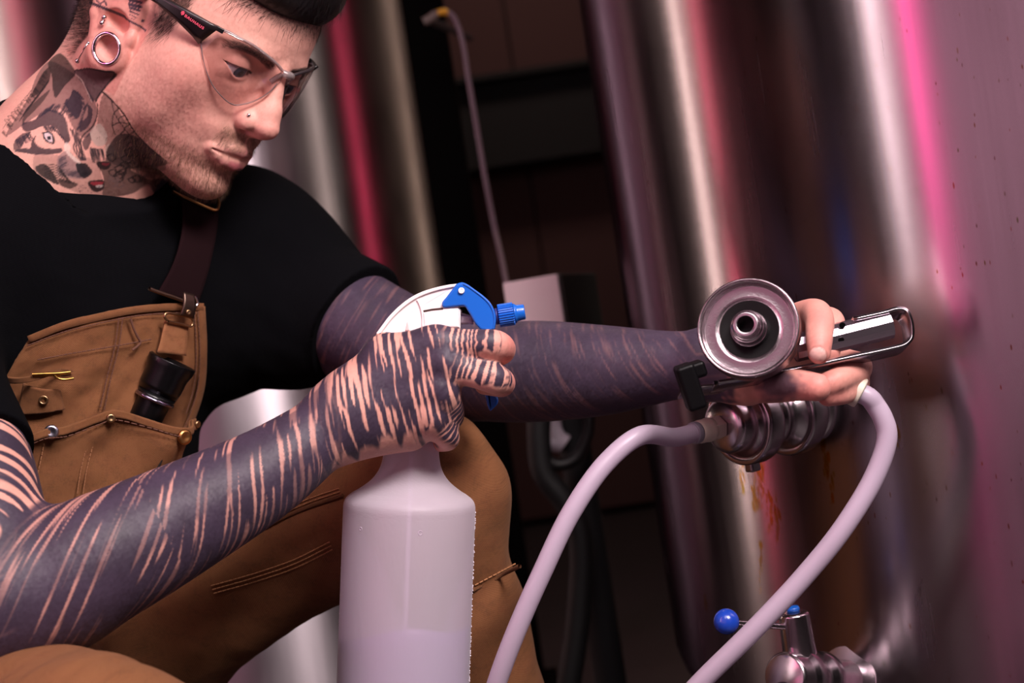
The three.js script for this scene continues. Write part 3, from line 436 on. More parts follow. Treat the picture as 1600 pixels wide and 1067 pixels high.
const under = (f, u) => sstep(-26, -12, u + 72 + (f - 4) * 0.36);
const beard = (f, u, q) => Math.max(sstep(-52, -66, u - (f - 60) * 0.1) * sstep(20, 50, f) * 0.9 * under(f, u), sstep(-24, -29, u) * sstep(-43, -39, u + q * 0.12) * sstep(82, 88, f) * sstep(30, 18, q) * sstep(0, 2, q), 0.28 * sstep(-30, -55, u) * sstep(5, 25, f) * under(f, u));
const browD = (f, u, q) => sstep(5, 2.2, Math.abs(u - (35.5 - (q - 30) * (q - 30) * 0.012 + (q > 40 ? -(q - 40) * 0.25 : 0)))) * sstep(7, 12, q) * sstep(52, 42, q) * sstep(40, 55, f);
function headColor(x, y, z, nx, ny, nz) {
  const [f, u, r] = toHead(x, y, z), q = Math.abs(r), n = fbm(f * 0.12, u * 0.12, r * 0.12, 3), fine = noise3(f * 1.7, u * 1.7, r * 1.7);
  let c = mix3(SKIN, SKINRED, 0.1 + 0.35 * (n - 0.4) + 0.42 * Math.exp(-((f - 62) ** 2 + (u + 8) ** 2 + (q - 46) ** 2) / 700) + 0.4 * Math.exp(-((f - 112) ** 2 + (u + 14) ** 2 + q * q) / 160) + (q > 68 && f < 22 && u > -55 ? 0.5 : 0));
  c = mix3(c, [c[0] * 0.86, c[1] * 0.78, c[2] * 0.76], 0.5 * sstep(0.62, 0.9, fine));
  if (u > -75 && u < -25 && f > 60) {
    let l = 1e3; for (let i = 0; i < 3; i++) { l = Math.min(l, capD(f, u, q, lipU[i], lipU[i + 1], 4.8 - i * 0.9, 3.9 - i * 0.9), capD(f, u, q, lipL[i], lipL[i + 1], 5.9 - i * 1.2, 4.7 - i * 1.2)); }
    c = mix3(c, mix3(LIP, [LIP[0] * 0.7, LIP[1] * 0.6, LIP[2] * 0.6], noise3(f * 0.4, u * 0.4, r * 1.6) * 0.6), sstep(0.9, -0.1, l) * (u < -47 ? 1 : 0.62));
  }
  for (const [F, U, Q, s] of [[77, -9, 42, 0.9], [60, -37, 50, 0.7], [50, -12, 60, 0.6], [88, -5, 26, 0.5]]) { const d = Math.hypot(f - F, u - U, r - Q); if (d < 2) c = mix3(c, lin(0x6b3a2c), sstep(s + 0.5, s - 0.2, d)); }
  c = mix3(c, STUB, 0.62 * beard(f, u, q) * (0.35 + 0.9 * noise3(f * 0.9, u * 0.9, r * 0.9)));
  c = mix3(c, HAIRC, 0.75 * browD(f, u, q) * (0.5 + 0.8 * fine));
  const ex = f - EY[0], ey = u - EY[1], ez = q - EY[2], e = Math.hypot(ex, ey, ez);
  if (e < 12.9 && ex > 0) { const g = Math.hypot(ex / e - 0.955, ey / e + 0.29, ez / e + 0.05) * 12.3; c = mix3(lin(0xb9a6ac), lin(0x4d5266), sstep(6.2, 5.6, g)); c = mix3(c, [0.004, 0.004, 0.006], sstep(2.9, 2.4, g)); c = mix3(c, lin(0x22202a), sstep(0.8, 0, Math.abs(g - 5.9))); }
  else if (e < 15.6 && ex > 3) { const a = Math.atan2(ey, ex), side = ez / 13, up = 0.1 - 0.11 * side * side; c = mix3(c, lin(0x1c1213), 0.6 * sstep(0.12, 0.03, Math.abs(a - up - 0.02)) * sstep(15, 13.6, e)); }
  c = mix3(c, HAIRC, 0.82 * scalp(f, u, q) * (0.55 + 0.6 * noise3(f * 0.8, u * 0.8, r * 0.8)));
  if (r > 0) { const t = TAT(f, u); if (t) c = mix3(c, [t[0], t[1], t[2]], t[3]); }
  return c;
}
// stripes of bare skin left between broad strokes of ink
const streak = (u, b, pu, pb, seed) => 0.62 * noise3(u / pu, b / pb, seed) + 0.38 * noise3(u / (pu * 0.52) + 9, b / (pb * 0.7), seed + 3.3);
const alR = along(opLimb([P(-30, 950, 0.836, 0.04), P(250, 822, 0.881, 0.04), P(560, 640, 0.928, 0.03)], 0.01, 1)), alF = [rIndex, rMiddle, rRing, rPinky].map(along), wrist0 = pt(520, 660, 0.925), handX = cv(0.985, 0.1, 0), handY = cv(-0.1, 0.985, 0);
const inkTone = (x, y, z) => { const n = fbm(x * 60, y * 60, z * 60, 3), m = noise3(x * 900, y * 900, z * 900); return [INK[0] * (0.62 + 0.6 * n + 0.25 * m), INK[1] * (0.62 + 0.6 * n + 0.25 * m), INK[2] * (0.62 + 0.6 * n + 0.22 * m)]; };
function rightColor(x, y, z, nx, ny, nz) {
  const p = V(x, y, z), a = alR(x, y, z), R = fbm(x * 45, y * 45, z * 45, 3);
  let skin = mix3(SKIN, SKINRED, 0.25 * R + 0.05); skin = mix3(skin, [skin[0] * 0.8, skin[1] * 0.74, skin[2] * 0.72], 0.4 * noise3(x * 1400, y * 1400, z * 1400));
  // hand
  const hx = p.clone().sub(wrist0).dot(handX), hy = p.clone().sub(wrist0).dot(handY), nY = nx * UP.x + ny * UP.y;
  let best = 9, fi = -1, fs = 0; const dl = [rIndex, rMiddle, rRing, rPinky].map((l) => l.d(x, y, z)); dl.forEach((d, i) => { if (d < best) { best = d; fi = i; fs = alF[i](x, y, z).s; } });
  const fingerness = sstep(0.004, 0.0005, best) * sstep(0.006, 0.014, fs);
  const jag = noise3(hx / 0.004, 3, 7);
  let m;                                                                                        // 1 = bare skin
  const sh = streak(hx + 0.1 * hy + 0.003 * noise3(hx * 90, hy * 60, 2), hy, 0.0027, 0.027, 4.4);
  const mh = Math.max(sstep(0.55, 0.61, sh - 0.045 * sstep(0.05, 0.015, hx) + 0.07 * Math.sin((hx + 0.12 * hy) / 0.0052 * Math.PI * 2 + 2 * noise3(hy * 60, hx * 40, 3))), sstep(-0.62, -0.8, nY + 0.5 * (jag - 0.5)), sstep(-0.030, -0.034, hy + (hx > 0.0 ? 0.012 * (jag - 0.5) - 0.001 : 0)) * sstep(0.0, 0.012, hx), sstep(0.4, -0.1, nz) * sstep(0.3, -0.2, nY));
  const w = a.w, ax = V(w[3], w[4], w[5]).normalize(), ref = V(0, 0, 1).addScaledVector(ax, -ax.z).normalize(), dn = ref.clone().cross(ax), o = V(w[0], w[1], w[2]), phi = Math.atan2(o.dot(dn), o.dot(ref)), b = phi * 0.036;
  const T = lerp(1.35, 0.35, sstep(0.05, 0.25, a.s)), uu = a.s + T * b * (dn.dot(UP) < 0 ? 1 : -1);
  const sf = streak(uu + 0.004 * noise3(uu * 40, b * 30, 1), b, lerp(0.003, 0.0026, sstep(0.1, 0.25, a.s)), lerp(0.046, 0.036, sstep(0.1, 0.25, a.s)), 8.1);
  const thr = lerp(0.62, 0.565, sstep(0.08, 0.25, a.s));
  const mf = sstep(thr, thr + 0.09, sf) * (0.26 + 0.42 * sstep(0.35, 0.6, noise3(uu * 30, b * 60, 21)));
  const du = rUpper.d(x, y, z), upper = sstep(0.01, -0.004, du - rFore.d(x, y, z) + 0.004);
  m = lerp(mf, mh, sstep(-0.01, 0.012, hx));
  if (upper > 0) { const c0 = pt(-40, 850, 0.82), rr = p.distanceTo(c0); m = lerp(m, sstep(0.53, 0.6, streak(rr, Math.atan2(y - c0.y, x - c0.x) * 0.06, 0.0034, 0.06, 31)), upper); m *= 1 - 3.6 * upper * (1 - upper); }
  if (fingerness > 0) {
    const lim = [0.0455, 0.0475, 0.05, 0.048][fi], st = Math.sin((fs + 0.0016 * noise3(hy * 300, fs * 200, fi)) / (0.0038 + 0.0006 * noise3(fs * 120, fi, 3)) * Math.PI * 2 + 0.8) * 0.5 + noise3(fs * 320, hy * 160, fi) * 0.5 - 0.12;
    let mm = Math.max(sstep(0.25, 0.48, st), sstep(lim - 0.001, lim + 0.001, fs)); if (fi < 2) mm = Math.max(mm, sstep(-0.35, -0.55, nY + 0.35 * (jag - 0.5))); else mm = Math.max(mm, sstep(-0.6, -0.8, nY)); mm = Math.max(mm, sstep(0.15, -0.2, nz));
    m = lerp(m, mm, fingerness); skin = mix3(skin, SKINRED, 0.75 * sstep(lim - 0.004, lim + 0.006, fs) * sstep(lim + 0.022, lim + 0.008, fs) * fingerness);
  }
  if (rThumb.d(x, y, z) < 0.001) m = Math.max(m, 0.9);
  return mix3(inkTone(x, y, z), skin, m);
}
const alL = along(lFore), LTOT = alL(...lFore.P[lFore.P.length - 1]).s, wristL = pt(1138, 580, 0.965), lFing = [lIndex, lMiddle, lRing, lPinky, lThumb];
function leftColor(x, y, z, nx, ny, nz) {
  const a = alL(x, y, z), w = a.w, ax = V(w[3], w[4], w[5]).normalize(), ref = V(0, 0, 1).addScaledVector(ax, -ax.z).normalize(), dn = ref.clone().cross(ax), o = V(w[0], w[1], w[2]), b = Math.atan2(o.dot(dn), o.dot(ref)) * 0.036;
  const up = lUpper.d(x, y, z) < lFore.d(x, y, z), uu = up ? x * 0.8 - y * 0.6 : a.s + 0.5 * b, bb = up ? x * 0.6 + y * 0.8 : b;
  const s = streak(uu, bb, 0.0022, 0.022, 12);
  let m = 0.13 * sstep(0.55, 0.85, s);
  const hand = sstep(-0.006, 0.006, (x - wristL.x) * RIGHT.x + (y - wristL.y) * RIGHT.y + 0.012 * (noise3(x * 200, y * 200, z * 200) - 0.5)), R = fbm(x * 45, y * 45, z * 45, 3);
  let skin = mix3(SKIN, SKINRED, 0.2 + 0.4 * R); skin = mix3(skin, [skin[0] * 0.8, skin[1] * 0.74, skin[2] * 0.72], 0.35 * noise3(x * 1400, y * 1400, z * 1400));
  if (hand > 0) {
    const th = lThumb.d(x, y, z) < 0.003; let k = 0.95; if (th) { const t0 = pt(1212, 600, 0.915); k = 0.1 + 0.9 * sstep(0.006, 0.017, Math.hypot(x - t0.x, (y - t0.y) * 0.9) + 0.006 * (noise3(x * 300, y * 300, 5) - 0.5)); }
    m = lerp(m, k, hand);
    for (const l of lFing) { const P = l.P, e = P[P.length - 1], d = Math.hypot(x - e[0], y - e[1], z - e[2]); if (d < 0.016) skin = mix3(skin, SKINRED, 0.5 * sstep(0.016, 0.009, d)); }
    // knuckle creases and the nail of the index finger
    const k2 = pt(1279, 497, 0.9); skin = mix3(skin, SKINRED, 0.7 * Math.exp(-((x - k2.x) ** 2 + (y - k2.y) ** 2) / 0.00006));
    const nl = pt(1280, 555, 0.88), ndx = (x - nl.x) / 0.0058, ndy = (y - nl.y) / 0.0062, nn = ndx * ndx + ndy * ndy; if (lIndex.d(x, y, z) < 0.002 && nz > 0.2) { skin = mix3(skin, lin(0xd8a9a0), sstep(1.05, 0.8, nn)); skin = mix3(skin, lin(0x9c5f58), 0.6 * sstep(0.25, 0.05, Math.abs(nn - 1.05))); }
  }
  return mix3(inkTone(x, y, z), skin, m);
}
const person = thing('person', 'tattooed man in black shirt and brown bib overalls crouching with spray bottle and coupler', 'person', V(HC.x - 0.05, 0, HC.z));
const headGeo = meshField([headOp, ...neckOps], [HC.x - 0.17, HC.y - 0.19, HC.z - 0.15], [HC.x + 0.16, HC.y + 0.15, HC.z + 0.16], 0.00095, headColor);
const geos = [
  headGeo,
  meshField([...neckOps, ...trunkOps, rUpper, lUpper], ...boxOf([...neckOps, ...trunkOps, rUpper, lUpper]).map((v, i) => i ? v : v), 0.006, () => INK).translate(0, -0.006, -0.006),
  ...(() => { const [lo, hi] = boxOf([rFore, ...rHandOps], 0.012), cut = pt(492, 660, 0.92).x; return [meshField([...rArm, ...rHandOps], lo, [cut + 0.004, hi[1], hi[2]], 0.001, rightColor), meshField([...rArm, ...rHandOps], [cut, lo[1], lo[2]], hi, 0.00078, rightColor)]; })(),
  meshField([...lArm, ...lHandOps], ...boxOf([...lArm, ...lHandOps]), 0.0012, leftColor),
];
{ // a fine grain in the skin: the normals waver by a few degrees
  for (const g of [geos[0], geos[2], geos[3], geos[4]]) { const p = g.attributes.position, n = g.attributes.normal; for (let i = 0; i < p.count; i++) { const x = p.getX(i) * 750, y = p.getY(i) * 750, z = p.getZ(i) * 750, a = 0.2; const v = V(n.getX(i) + a * (noise3(x, y, z) - 0.5), n.getY(i) + a * (noise3(x + 40, y, z) - 0.5), n.getZ(i) + a * (noise3(x, y + 40, z) - 0.5)).normalize(); n.setXYZ(i, v.x, v.y, v.z); } }
}
const mSkin = new THREE.MeshPhysicalMaterial({ vertexColors: true, roughness: 0.54, color: 0xffffff, specularIntensity: 0.8, sheen: 0.12, sheenRoughness: 0.5, sheenColor: new THREE.Color(1, 0.8, 0.75) });
part('body', into(mergeGeometries(geos.map((g) => { g.deleteAttribute('uv'); return g; })), person), mSkin, person);
// ---- hair: short strands rooted in the skin
function strands(list, name, label, width) {   // list of [root, direction, length, bend, colour]
  const pos = [], nor = [], idx = [], col = [];
  for (const [p, d, len, bend, c, w] of list) {
    const side = d.clone().cross(bend).normalize(); if (!isFinite(side.x) || side.lengthSq() < 0.5) continue; const n = pos.length / 3, W = (w || width);
    for (let k = 0; k < 3; k++) { const t = k / 2, q = p.clone().addScaledVector(d, len * t).addScaledVector(bend, len * t * t * 0.5), ww = W * (1 - 0.75 * t); for (const s of [[1, 0], [-0.5, 0.87], [-0.5, -0.87]]) { const out = side.clone().multiplyScalar(s[0]).addScaledVector(bend, s[1]).normalize(); pos.push(q.x + out.x * ww, q.y + out.y * ww, q.z + out.z * ww); nor.push(out.x, out.y, out.z); col.push(...c); } }
    for (let k = 0; k < 2; k++) for (let s = 0; s < 3; s++) { const a = n + k * 3 + s, b = n + k * 3 + (s + 1) % 3; idx.push(a, a + 3, b, b, a + 3, b + 3); }
  }
  const g = new THREE.BufferGeometry(); g.setAttribute('position', new THREE.Float32BufferAttribute(pos, 3)); g.setAttribute('normal', new THREE.Float32BufferAttribute(nor, 3)); g.setAttribute('color', new THREE.Float32BufferAttribute(col, 3)); g.setIndex(idx);
  const m = part(name, into(g, person), new THREE.MeshPhysicalMaterial({ vertexColors: true, roughness: 0.5 }), person, label); m.userData.kind = 'stuff'; return m;
}
{
  const p = headGeo.attributes.position, n = headGeo.attributes.normal, R = rng(77), H = [], B = [], W = [];
  const brown = lin(0x5d4130), dark = lin(0x1c1210), blond = lin(0xa57f58);
  for (let i = 0; i < p.count; i++) {
    const v = V(p.getX(i), p.getY(i), p.getZ(i)), N = V(n.getX(i), n.getY(i), n.getZ(i)), [f, u, r] = toHead(v.x, v.y, v.z), q = Math.abs(r); if (r < -45) continue;
    const j = () => V(R() - 0.5, R() - 0.5, R() - 0.5), s = scalp(f, u, q);
    if (s > 0.03 && R() < s * (f > 0 && u < 50 ? 0.34 : 0.5) && !(q > 68 && f > -30 && f < 24 && u < 36)) {
      const burn = f > 0 && u < 60, d = N.clone().multiplyScalar(burn ? 0.35 : 0.5).addScaledVector(HU, burn ? -0.9 : -0.6).addScaledVector(HF, burn ? -0.15 : -0.5).addScaledVector(j(), 0.5).normalize();
      H.push([v, d, (burn ? 0.006 + 0.007 * R() : 0.003 + 0.004 * R()), N.clone().addScaledVector(j(), 0.6).normalize().multiplyScalar(-0.3).addScaledVector(HF, 0.1), dark.map((c) => c * (0.7 + R())), 0.00011]);
    }
    const b = beard(f, u, q); if (b > 0.06 && R() < b * b * 0.32) { const mo = u > -45, d = N.clone().multiplyScalar(0.45).addScaledVector(HU, -0.75).addScaledVector(HF, mo ? 0.2 : 0.35).addScaledVector(HR, mo ? 0.5 * Math.sign(r) : 0).addScaledVector(j(), 0.6).normalize(); B.push([v, d, (mo ? 0.003 : 0.0035) + 0.003 * R(), N.clone().multiplyScalar(-0.35).addScaledVector(j(), 0.2), mix3(brown, R() < 0.3 ? blond : dark, R() * 0.8), 0.00008]); }
    const w = browD(f, u, q); if (w > 0.2 && R() < w * 0.5) W.push([v, N.clone().multiplyScalar(0.3).addScaledVector(HR, Math.sign(r) * 0.8).addScaledVector(HU, 0.25 - (q - 30) * 0.012).addScaledVector(j(), 0.4).normalize(), 0.005 + 0.004 * R(), N.clone().multiplyScalar(-0.4), dark, 0.0001]);
  }
  strands(H, 'short_hair', 'short dark faded hair on the sides', 0.0001); strands(B, 'beard_stubble', 'light brown stubble and moustache', 0.0001); strands(W, 'eyebrow', undefined, 0.0001);
}
// the dark quiff rolled over the forehead
{
  const L = (f, u, r) => hp(f, u, r), Q = opLimb([[L(34, 82, -48), 0.014], [L(57, 86, -25), 0.019], [L(66, 87, 0), 0.0205], [L(67, 86, 25), 0.0195], [L(51, 82, 48), 0.014]], 0.02, 6);
  const ops = [Q, opEll(L(34, 100, 0), HF, HU, HR, 0.058, 0.034, 0.056, 0.03), opEll(L(-20, 104, 0), HF, HU, HR, 0.07, 0.034, 0.062, 0.03)];
  const g = meshField(ops, ...boxOf(ops), 0.0022); const p = g.attributes.position, n = g.attributes.normal, R = rng(5), S = [], dark = lin(0x0e0a0a);
  for (let i = 0; i < p.count; i++) { const x = p.getX(i), y = p.getY(i), z = p.getZ(i), [f, u, r] = toHead(x, y, z), a = noise3(r * 0.9, f * 0.06, u * 0.06) - 0.5; n.setXYZ(i, n.getX(i) + HR.x * a, n.getY(i) + HR.y * a, n.getZ(i) + HR.z * a);
    if (f > 40 && u < 100 && R() < 0.22) { const N = V(n.getX(i), n.getY(i), n.getZ(i)), d = HF.clone().multiplyScalar(u < 80 ? -0.5 : 0.5).addScaledVector(HU, u < 80 ? -0.35 : -0.8).addScaledVector(V(R() - 0.5, R() - 0.5, R() - 0.5), 0.5).addScaledVector(N, 0.15).normalize(); S.push([V(x, y, z), d, 0.008 + 0.006 * R(), N.clone().multiplyScalar(-0.5), dark.map((c) => c * (0.6 + R())), 0.0001]); } }
  part('hair_quiff', into(g, person), std(0x0b0808, 0.42), person, 'black hair swept forward into a quiff'); strands(S, 'hair_strands', undefined, 0.0001);
}
// ---------------------------------------------------------------- clothes
// the collar: a plane through three points of the neckline; the shirt lies below it
const colA = pt(-2, 222, 1.03), colB = pt(250, 276, 1.075), colC = pt(128, 290, 1.03), colN = colB.clone().sub(colA).cross(colC.clone().sub(colA)).normalize(); if (colN.y < 0) colN.negate();
const wrinkle = (x, y, z, a) => a * (fbm(x * 14 + y * 9, y * 12 - x * 4, z * 14, 3) - 0.5);
const withFolds = (op, a) => ({ ...op, d: (x, y, z) => op.d(x, y, z) + wrinkle(x, y, z, a) });
const chestOps = [
  opCap(pt(60, 420, 1.075), pt(320, 430, 1.19), 0.092, 0.084, 0.06), opCap(pt(100, 515, 1.1), pt(240, 505, 1.17), 0.108, 0.09, 0.05),
  opCap(pt(70, 720, 1.1), pt(145, 740, 1.15), 0.115, 0.092, 0.05), opCap(pt(60, 900, 1.12), pt(110, 930, 1.17), 0.13, 0.11, 0.06),
];
const sleeveEnd = (limb, at, back, w) => { const p = at, ax = at.clone().sub(back).normalize(); return { ...limb, d: (x, y, z) => Math.max(limb.d(x, y, z) + wrinkle(x, y, z, w), (x - p.x) * ax.x + (y - p.y) * ax.y + (z - p.z) * ax.z) }; };
const sleeveL = opLimb([[pt(380, 395, 1.215), 0.072], [pt(440, 432, 1.19), 0.07], [pt(500, 478, 1.165), 0.062], [pt(557, 500, 1.14), 0.0555], [pt(600, 530, 1.12), 0.054]], 0.04);
const sleeveR = opLimb([[pt(-70, 370, 1.03), 0.07], [pt(-118, 470, 0.98), 0.062], [pt(-113, 595, 0.934), 0.0545], [pt(-67, 722, 0.88), 0.053], [pt(-60, 760, 0.87), 0.054]], 0.03);
const shirtOps = [
  ...chestOps.map((o) => withFolds(o, 0.012)),
  ...neckOps.map((o) => ({ ...o, lo: o.lo.map((v) => v - 0.008), hi: o.hi.map((v) => v + 0.008), k: 0.04, d: (x, y, z) => o.d(x, y, z) - 0.0055 })),
  opCap(pt(-30, 380, 1.02), pt(80, 365, 1.08), 0.06, 0.058, 0.05), opCap(pt(290, 380, 1.17), pt(390, 392, 1.21), 0.06, 0.063, 0.05),
  withFolds(opCap(pt(330, 480, 1.18), pt(440, 530, 1.165), 0.078, 0.044, 0.05), 0.014),
  sleeveEnd(sleeveL, pt(561, 502, 1.14), pt(500, 462, 1.165), 0.006), sleeveEnd(sleeveR, pt(-64, 728, 0.878), pt(-100, 640, 0.91), 0.006),
{ k: 0.003, sub: true, lo: [-9, -9, -9], hi: [9, 9, 9], d: (x, y, z) => Math.max(-((x - colA.x) * colN.x + (y - colA.y) * colN.y + (z - colA.z) * colN.z), capD(x, y, z, arr(hp(-16, -30, 0)), arr(pt(100, 300, 1.1)), 0.09, 0.105)) },
  { k: 0.004, sub: true, lo: [-9, -9, -9], hi: [9, 9, 9], d: (x, y, z) => Math.min(...neckOps.map((o) => o.d(x, y, z))) - 0.0035 },
];
const planarUV = (g, s) => { const p = g.attributes.position, a = new Float32Array(p.count * 2); for (let i = 0; i < p.count; i++) { a[i * 2] = (p.getX(i) + 0.35 * p.getZ(i)) / s; a[i * 2 + 1] = (p.getY(i) + 0.2 * p.getZ(i)) / s; } g.setAttribute('uv', new THREE.BufferAttribute(a, 2)); return g; };
const mShirt = std(0x08080b, 1, { bumpMap: weaveBump, bumpScale: 0.0003, specularIntensity: 0.12 });
part('t_shirt', into(planarUV(meshField(shirtOps, ...boxOf(shirtOps.filter((o) => !o.sub)), 0.0034), 0.05), person), mShirt, person, 'plain black crew neck t-shirt');
const mDuck = std(0x784b2a, 0.9, { map: duckMap, bumpMap: weaveBump, bumpScale: 0.0004, sheen: 0.1, sheenRoughness: 0.6, sheenColor: new THREE.Color(0.8, 0.55, 0.35) }), mDuckDark = std(0x7e4c2a, 0.9, { map: duckMap });
const mBrass = std(0xb08f6a, 0.32, { metalness: 1 }), mBronze = std(0x6b5a50, 0.4, { metalness: 1 }), mWeb = std(0x1c0d10, 1, { specularIntensity: 0.15, bumpMap: weaveBump, bumpScale: 0.0004 }), mChrome = std(0xd8d4d8, 0.12, { metalness: 1 });
// trousers
const fold = (x, y, z) => 0.016 * (fbm(x * 9 + y * 6, y * 11 - x * 7, z * 9, 3) - 0.5) + 0.005 * Math.sin((x * 0.45 - y) * 70 + 6 * noise3(x * 6, y * 6, z * 6)) * noise3(x * 9, y * 9, z * 9);
const legF = (l) => ({ ...l, d: (x, y, z) => l.d(x, y, z) + fold(x, y, z) });
const trouserOps = [
  legF(opLimb([P(60, 1010, 1.14, 0.135), P(230, 935, 1.12, 0.1), P(400, 852, 1.09, 0.079), P(560, 796, 1.06, 0.063), P(668, 762, 1.04, 0.058)], 0.05)),
  legF(opLimb([P(668, 762, 1.04, 0.058), P(688, 830, 1.045, 0.0605), P(698, 900, 1.06, 0.0585), P(742, 1067, 1.085, 0.061), P(770, 1300, 1.12, 0.062), P(785, 1600, 1.14, 0.058)], 0.02)),
  legF(opLimb([P(-60, 1080, 1.08, 0.13), P(0, 1190, 0.92, 0.1), P(120, 1222, 0.775, 0.0795), P(165, 1230, 0.755, 0.072)], 0.05)),
  legF(opLimb([P(160, 1230, 0.757, 0.072), P(130, 1420, 0.8, 0.066), P(90, 1800, 0.9, 0.06)], 0.02)),
  legF(opCap(pt(30, 980, 1.13), pt(110, 1010, 1.17), 0.135, 0.13, 0.06)),
];
const overalls = part('overalls', into(planarUV(meshField(trouserOps, ...boxOf(trouserOps), 0.0042), 0.06), person), mDuck, person, 'brown duck cotton bib overalls');
const S = (name, geo, mat, label) => part(name, into(geo, person), mat, overalls, label);
// bib: a sheet draped over the chest
const bibBody = (x, y, z) => evalOps(chestOps, x, y, z) - 0.012;
const bibL = spline2([[49, 523], [24, 566], [2, 607], [-2, 660], [26, 720], [44, 800], [60, 860]]), bibR = spline2([[313, 474], [317, 540], [313, 600], [298, 650], [272, 708], [250, 760], [235, 830]]), bibT = spline2([[49, 523], [98, 503], [150, 490], [200, 480], [250, 475], [313, 474]]);
const bibFold = (s, t) => 0.004 * Math.sin(t * 9 + s * 14) * sstep(0.15, 0.4, t) * (0.5 + noise3(s * 4, t * 4, 1)) + 0.006 * (fbm(s * 5, t * 6, 3, 3) - 0.5) + 0.005 * Math.exp(-(((s - 0.62 - (t - 0.3) * -0.7) / 0.07) ** 2)) * sstep(0.2, 0.35, t) * sstep(0.75, 0.5, t);
const onBib = (x, y, lift = 0) => { const h = rayHit(x, y, bibBody) || pt(x, y, 1.08), e = 0.002, n = V(bibBody(h.x + e, h.y, h.z) - bibBody(h.x - e, h.y, h.z), bibBody(h.x, h.y + e, h.z) - bibBody(h.x, h.y - e, h.z), bibBody(h.x, h.y, h.z + e) - bibBody(h.x, h.y, h.z - e)).normalize(); return h.addScaledVector(n, lift); };
const coons = (s, t) => { const l = bibL(t), r = bibR(t), tp = bibT(s), l0 = bibT(0), r0 = bibT(1); return [lerp(l[0], r[0], s) + (1 - t) * (tp[0] - lerp(l0[0], r0[0], s)), lerp(l[1], r[1], s) + (1 - t) * (tp[1] - lerp(l0[1], r0[1], s))]; };
const drape = (fn, rows, cols, lift) => { const g = []; for (let r = 0; r <= rows; r++) { g.push([]); for (let c = 0; c <= cols; c++) { const [x, y, w] = fn(c / cols, r / rows); g[r].push(onBib(x, y, lift + (w || 0))); } } return g; };
const scaleUV = (g, a, b) => { const u = g.attributes.uv; for (let i = 0; i < u.count; i++) u.setXY(i, u.getX(i) * a, u.getY(i) * b); return g; };
S('bib', scaleUV(sheet(drape((s, t) => [...coons(s, t), bibFold(s, t)], 60, 56, 0.001), 0.0022), 3, 4), mDuck);
const pk = (x, y) => 0.0165 * Math.exp(-(((x - 224) / 27) ** 2)) * sstep(800, 690, y);   // the torch pushes the pocket out
// a band along a line on the bib: hems and stitching
const band = (pts, w, lift, t) => { const c = new THREE.CatmullRomCurve3(pts.map((p) => V(p[0], p[1], 0)), false, 'centripetal'), n = 40, g = [[], [], []]; for (let i = 0; i <= n; i++) { const p = c.getPoint(i / n), d = c.getTangent(i / n), a = V(-d.y, d.x, 0); for (const k of [0, 1, 2]) g[k].push(onBib(p.x + a.x * w * (1 - k), p.y + a.y * w * (1 - k), lift)); } return scaleUV(sheet(g, t), 3, 0.2); };
const stitch = (pts, lift, r = 0.00055) => { const c = new THREE.CatmullRomCurve3(pts.map((p) => V(p[0], p[1], 0)), false, 'centripetal'), L = c.getLength(), n = Math.max(4, Math.round(L / 6)), gs = []; for (let i = 0; i < n; i++) { const a = c.getPoint((i + 0.12) / n), b = c.getPoint((i + 0.72) / n), k = lift > 0.012 ? 1 : 0, A = onBib(a.x, a.y, lift + k * pk(a.x, a.y)), B = onBib(b.x, b.y, lift + k * pk(b.x, b.y)); const g = new THREE.CapsuleGeometry(r, Math.max(A.distanceTo(B), 1e-4), 2, 6); g.applyQuaternion(new THREE.Quaternion().setFromUnitVectors(V(0, 1, 0), B.clone().sub(A).normalize())); const m = A.add(B).multiplyScalar(0.5); gs.push(g.translate(m.x, m.y, m.z)); } return mergeGeometries(gs); };
const mThread = std(0x8a5a3a, 0.8), mThreadDark = std(0x5e3a2c, 0.85);
S('bib_hem', band([[46, 529], [98, 508], [150, 495], [200, 485], [250, 480], [313, 479]], 5.5, 0.0045, 0.0018), mDuck);
S('bib_hem', band([[310, 478], [313, 540], [309, 600], [294, 648], [268, 706], [247, 758]], 5, 0.0045, 0.0018), mDuck);
const stitchPart = (g, m) => { const p = S('stitching', g, m); p.userData.kind = 'stuff'; };
stitchPart(stitch([[45, 538], [98, 517], [150, 504], [200, 494], [250, 489], [300, 488]], 0.0062), mThreadDark);
stitchPart(stitch([[301, 486], [304, 540], [300, 600], [285, 648], [260, 704]], 0.0062), mThreadDark); stitchPart(stitch([[296, 486], [298, 540], [294, 598], [280, 645]], 0.0062), mThreadDark);
stitchPart(stitch([[186, 495], [180, 540], [168, 590], [158, 640]], 0.0068), mThreadDark); stitchPart(stitch([[180, 496], [174, 540], [162, 590], [152, 636]], 0.0068), mThreadDark);
stitchPart(stitch([[60, 560], [100, 552], [150, 543], [190, 536], [230, 528]], 0.0068), mThreadDark);
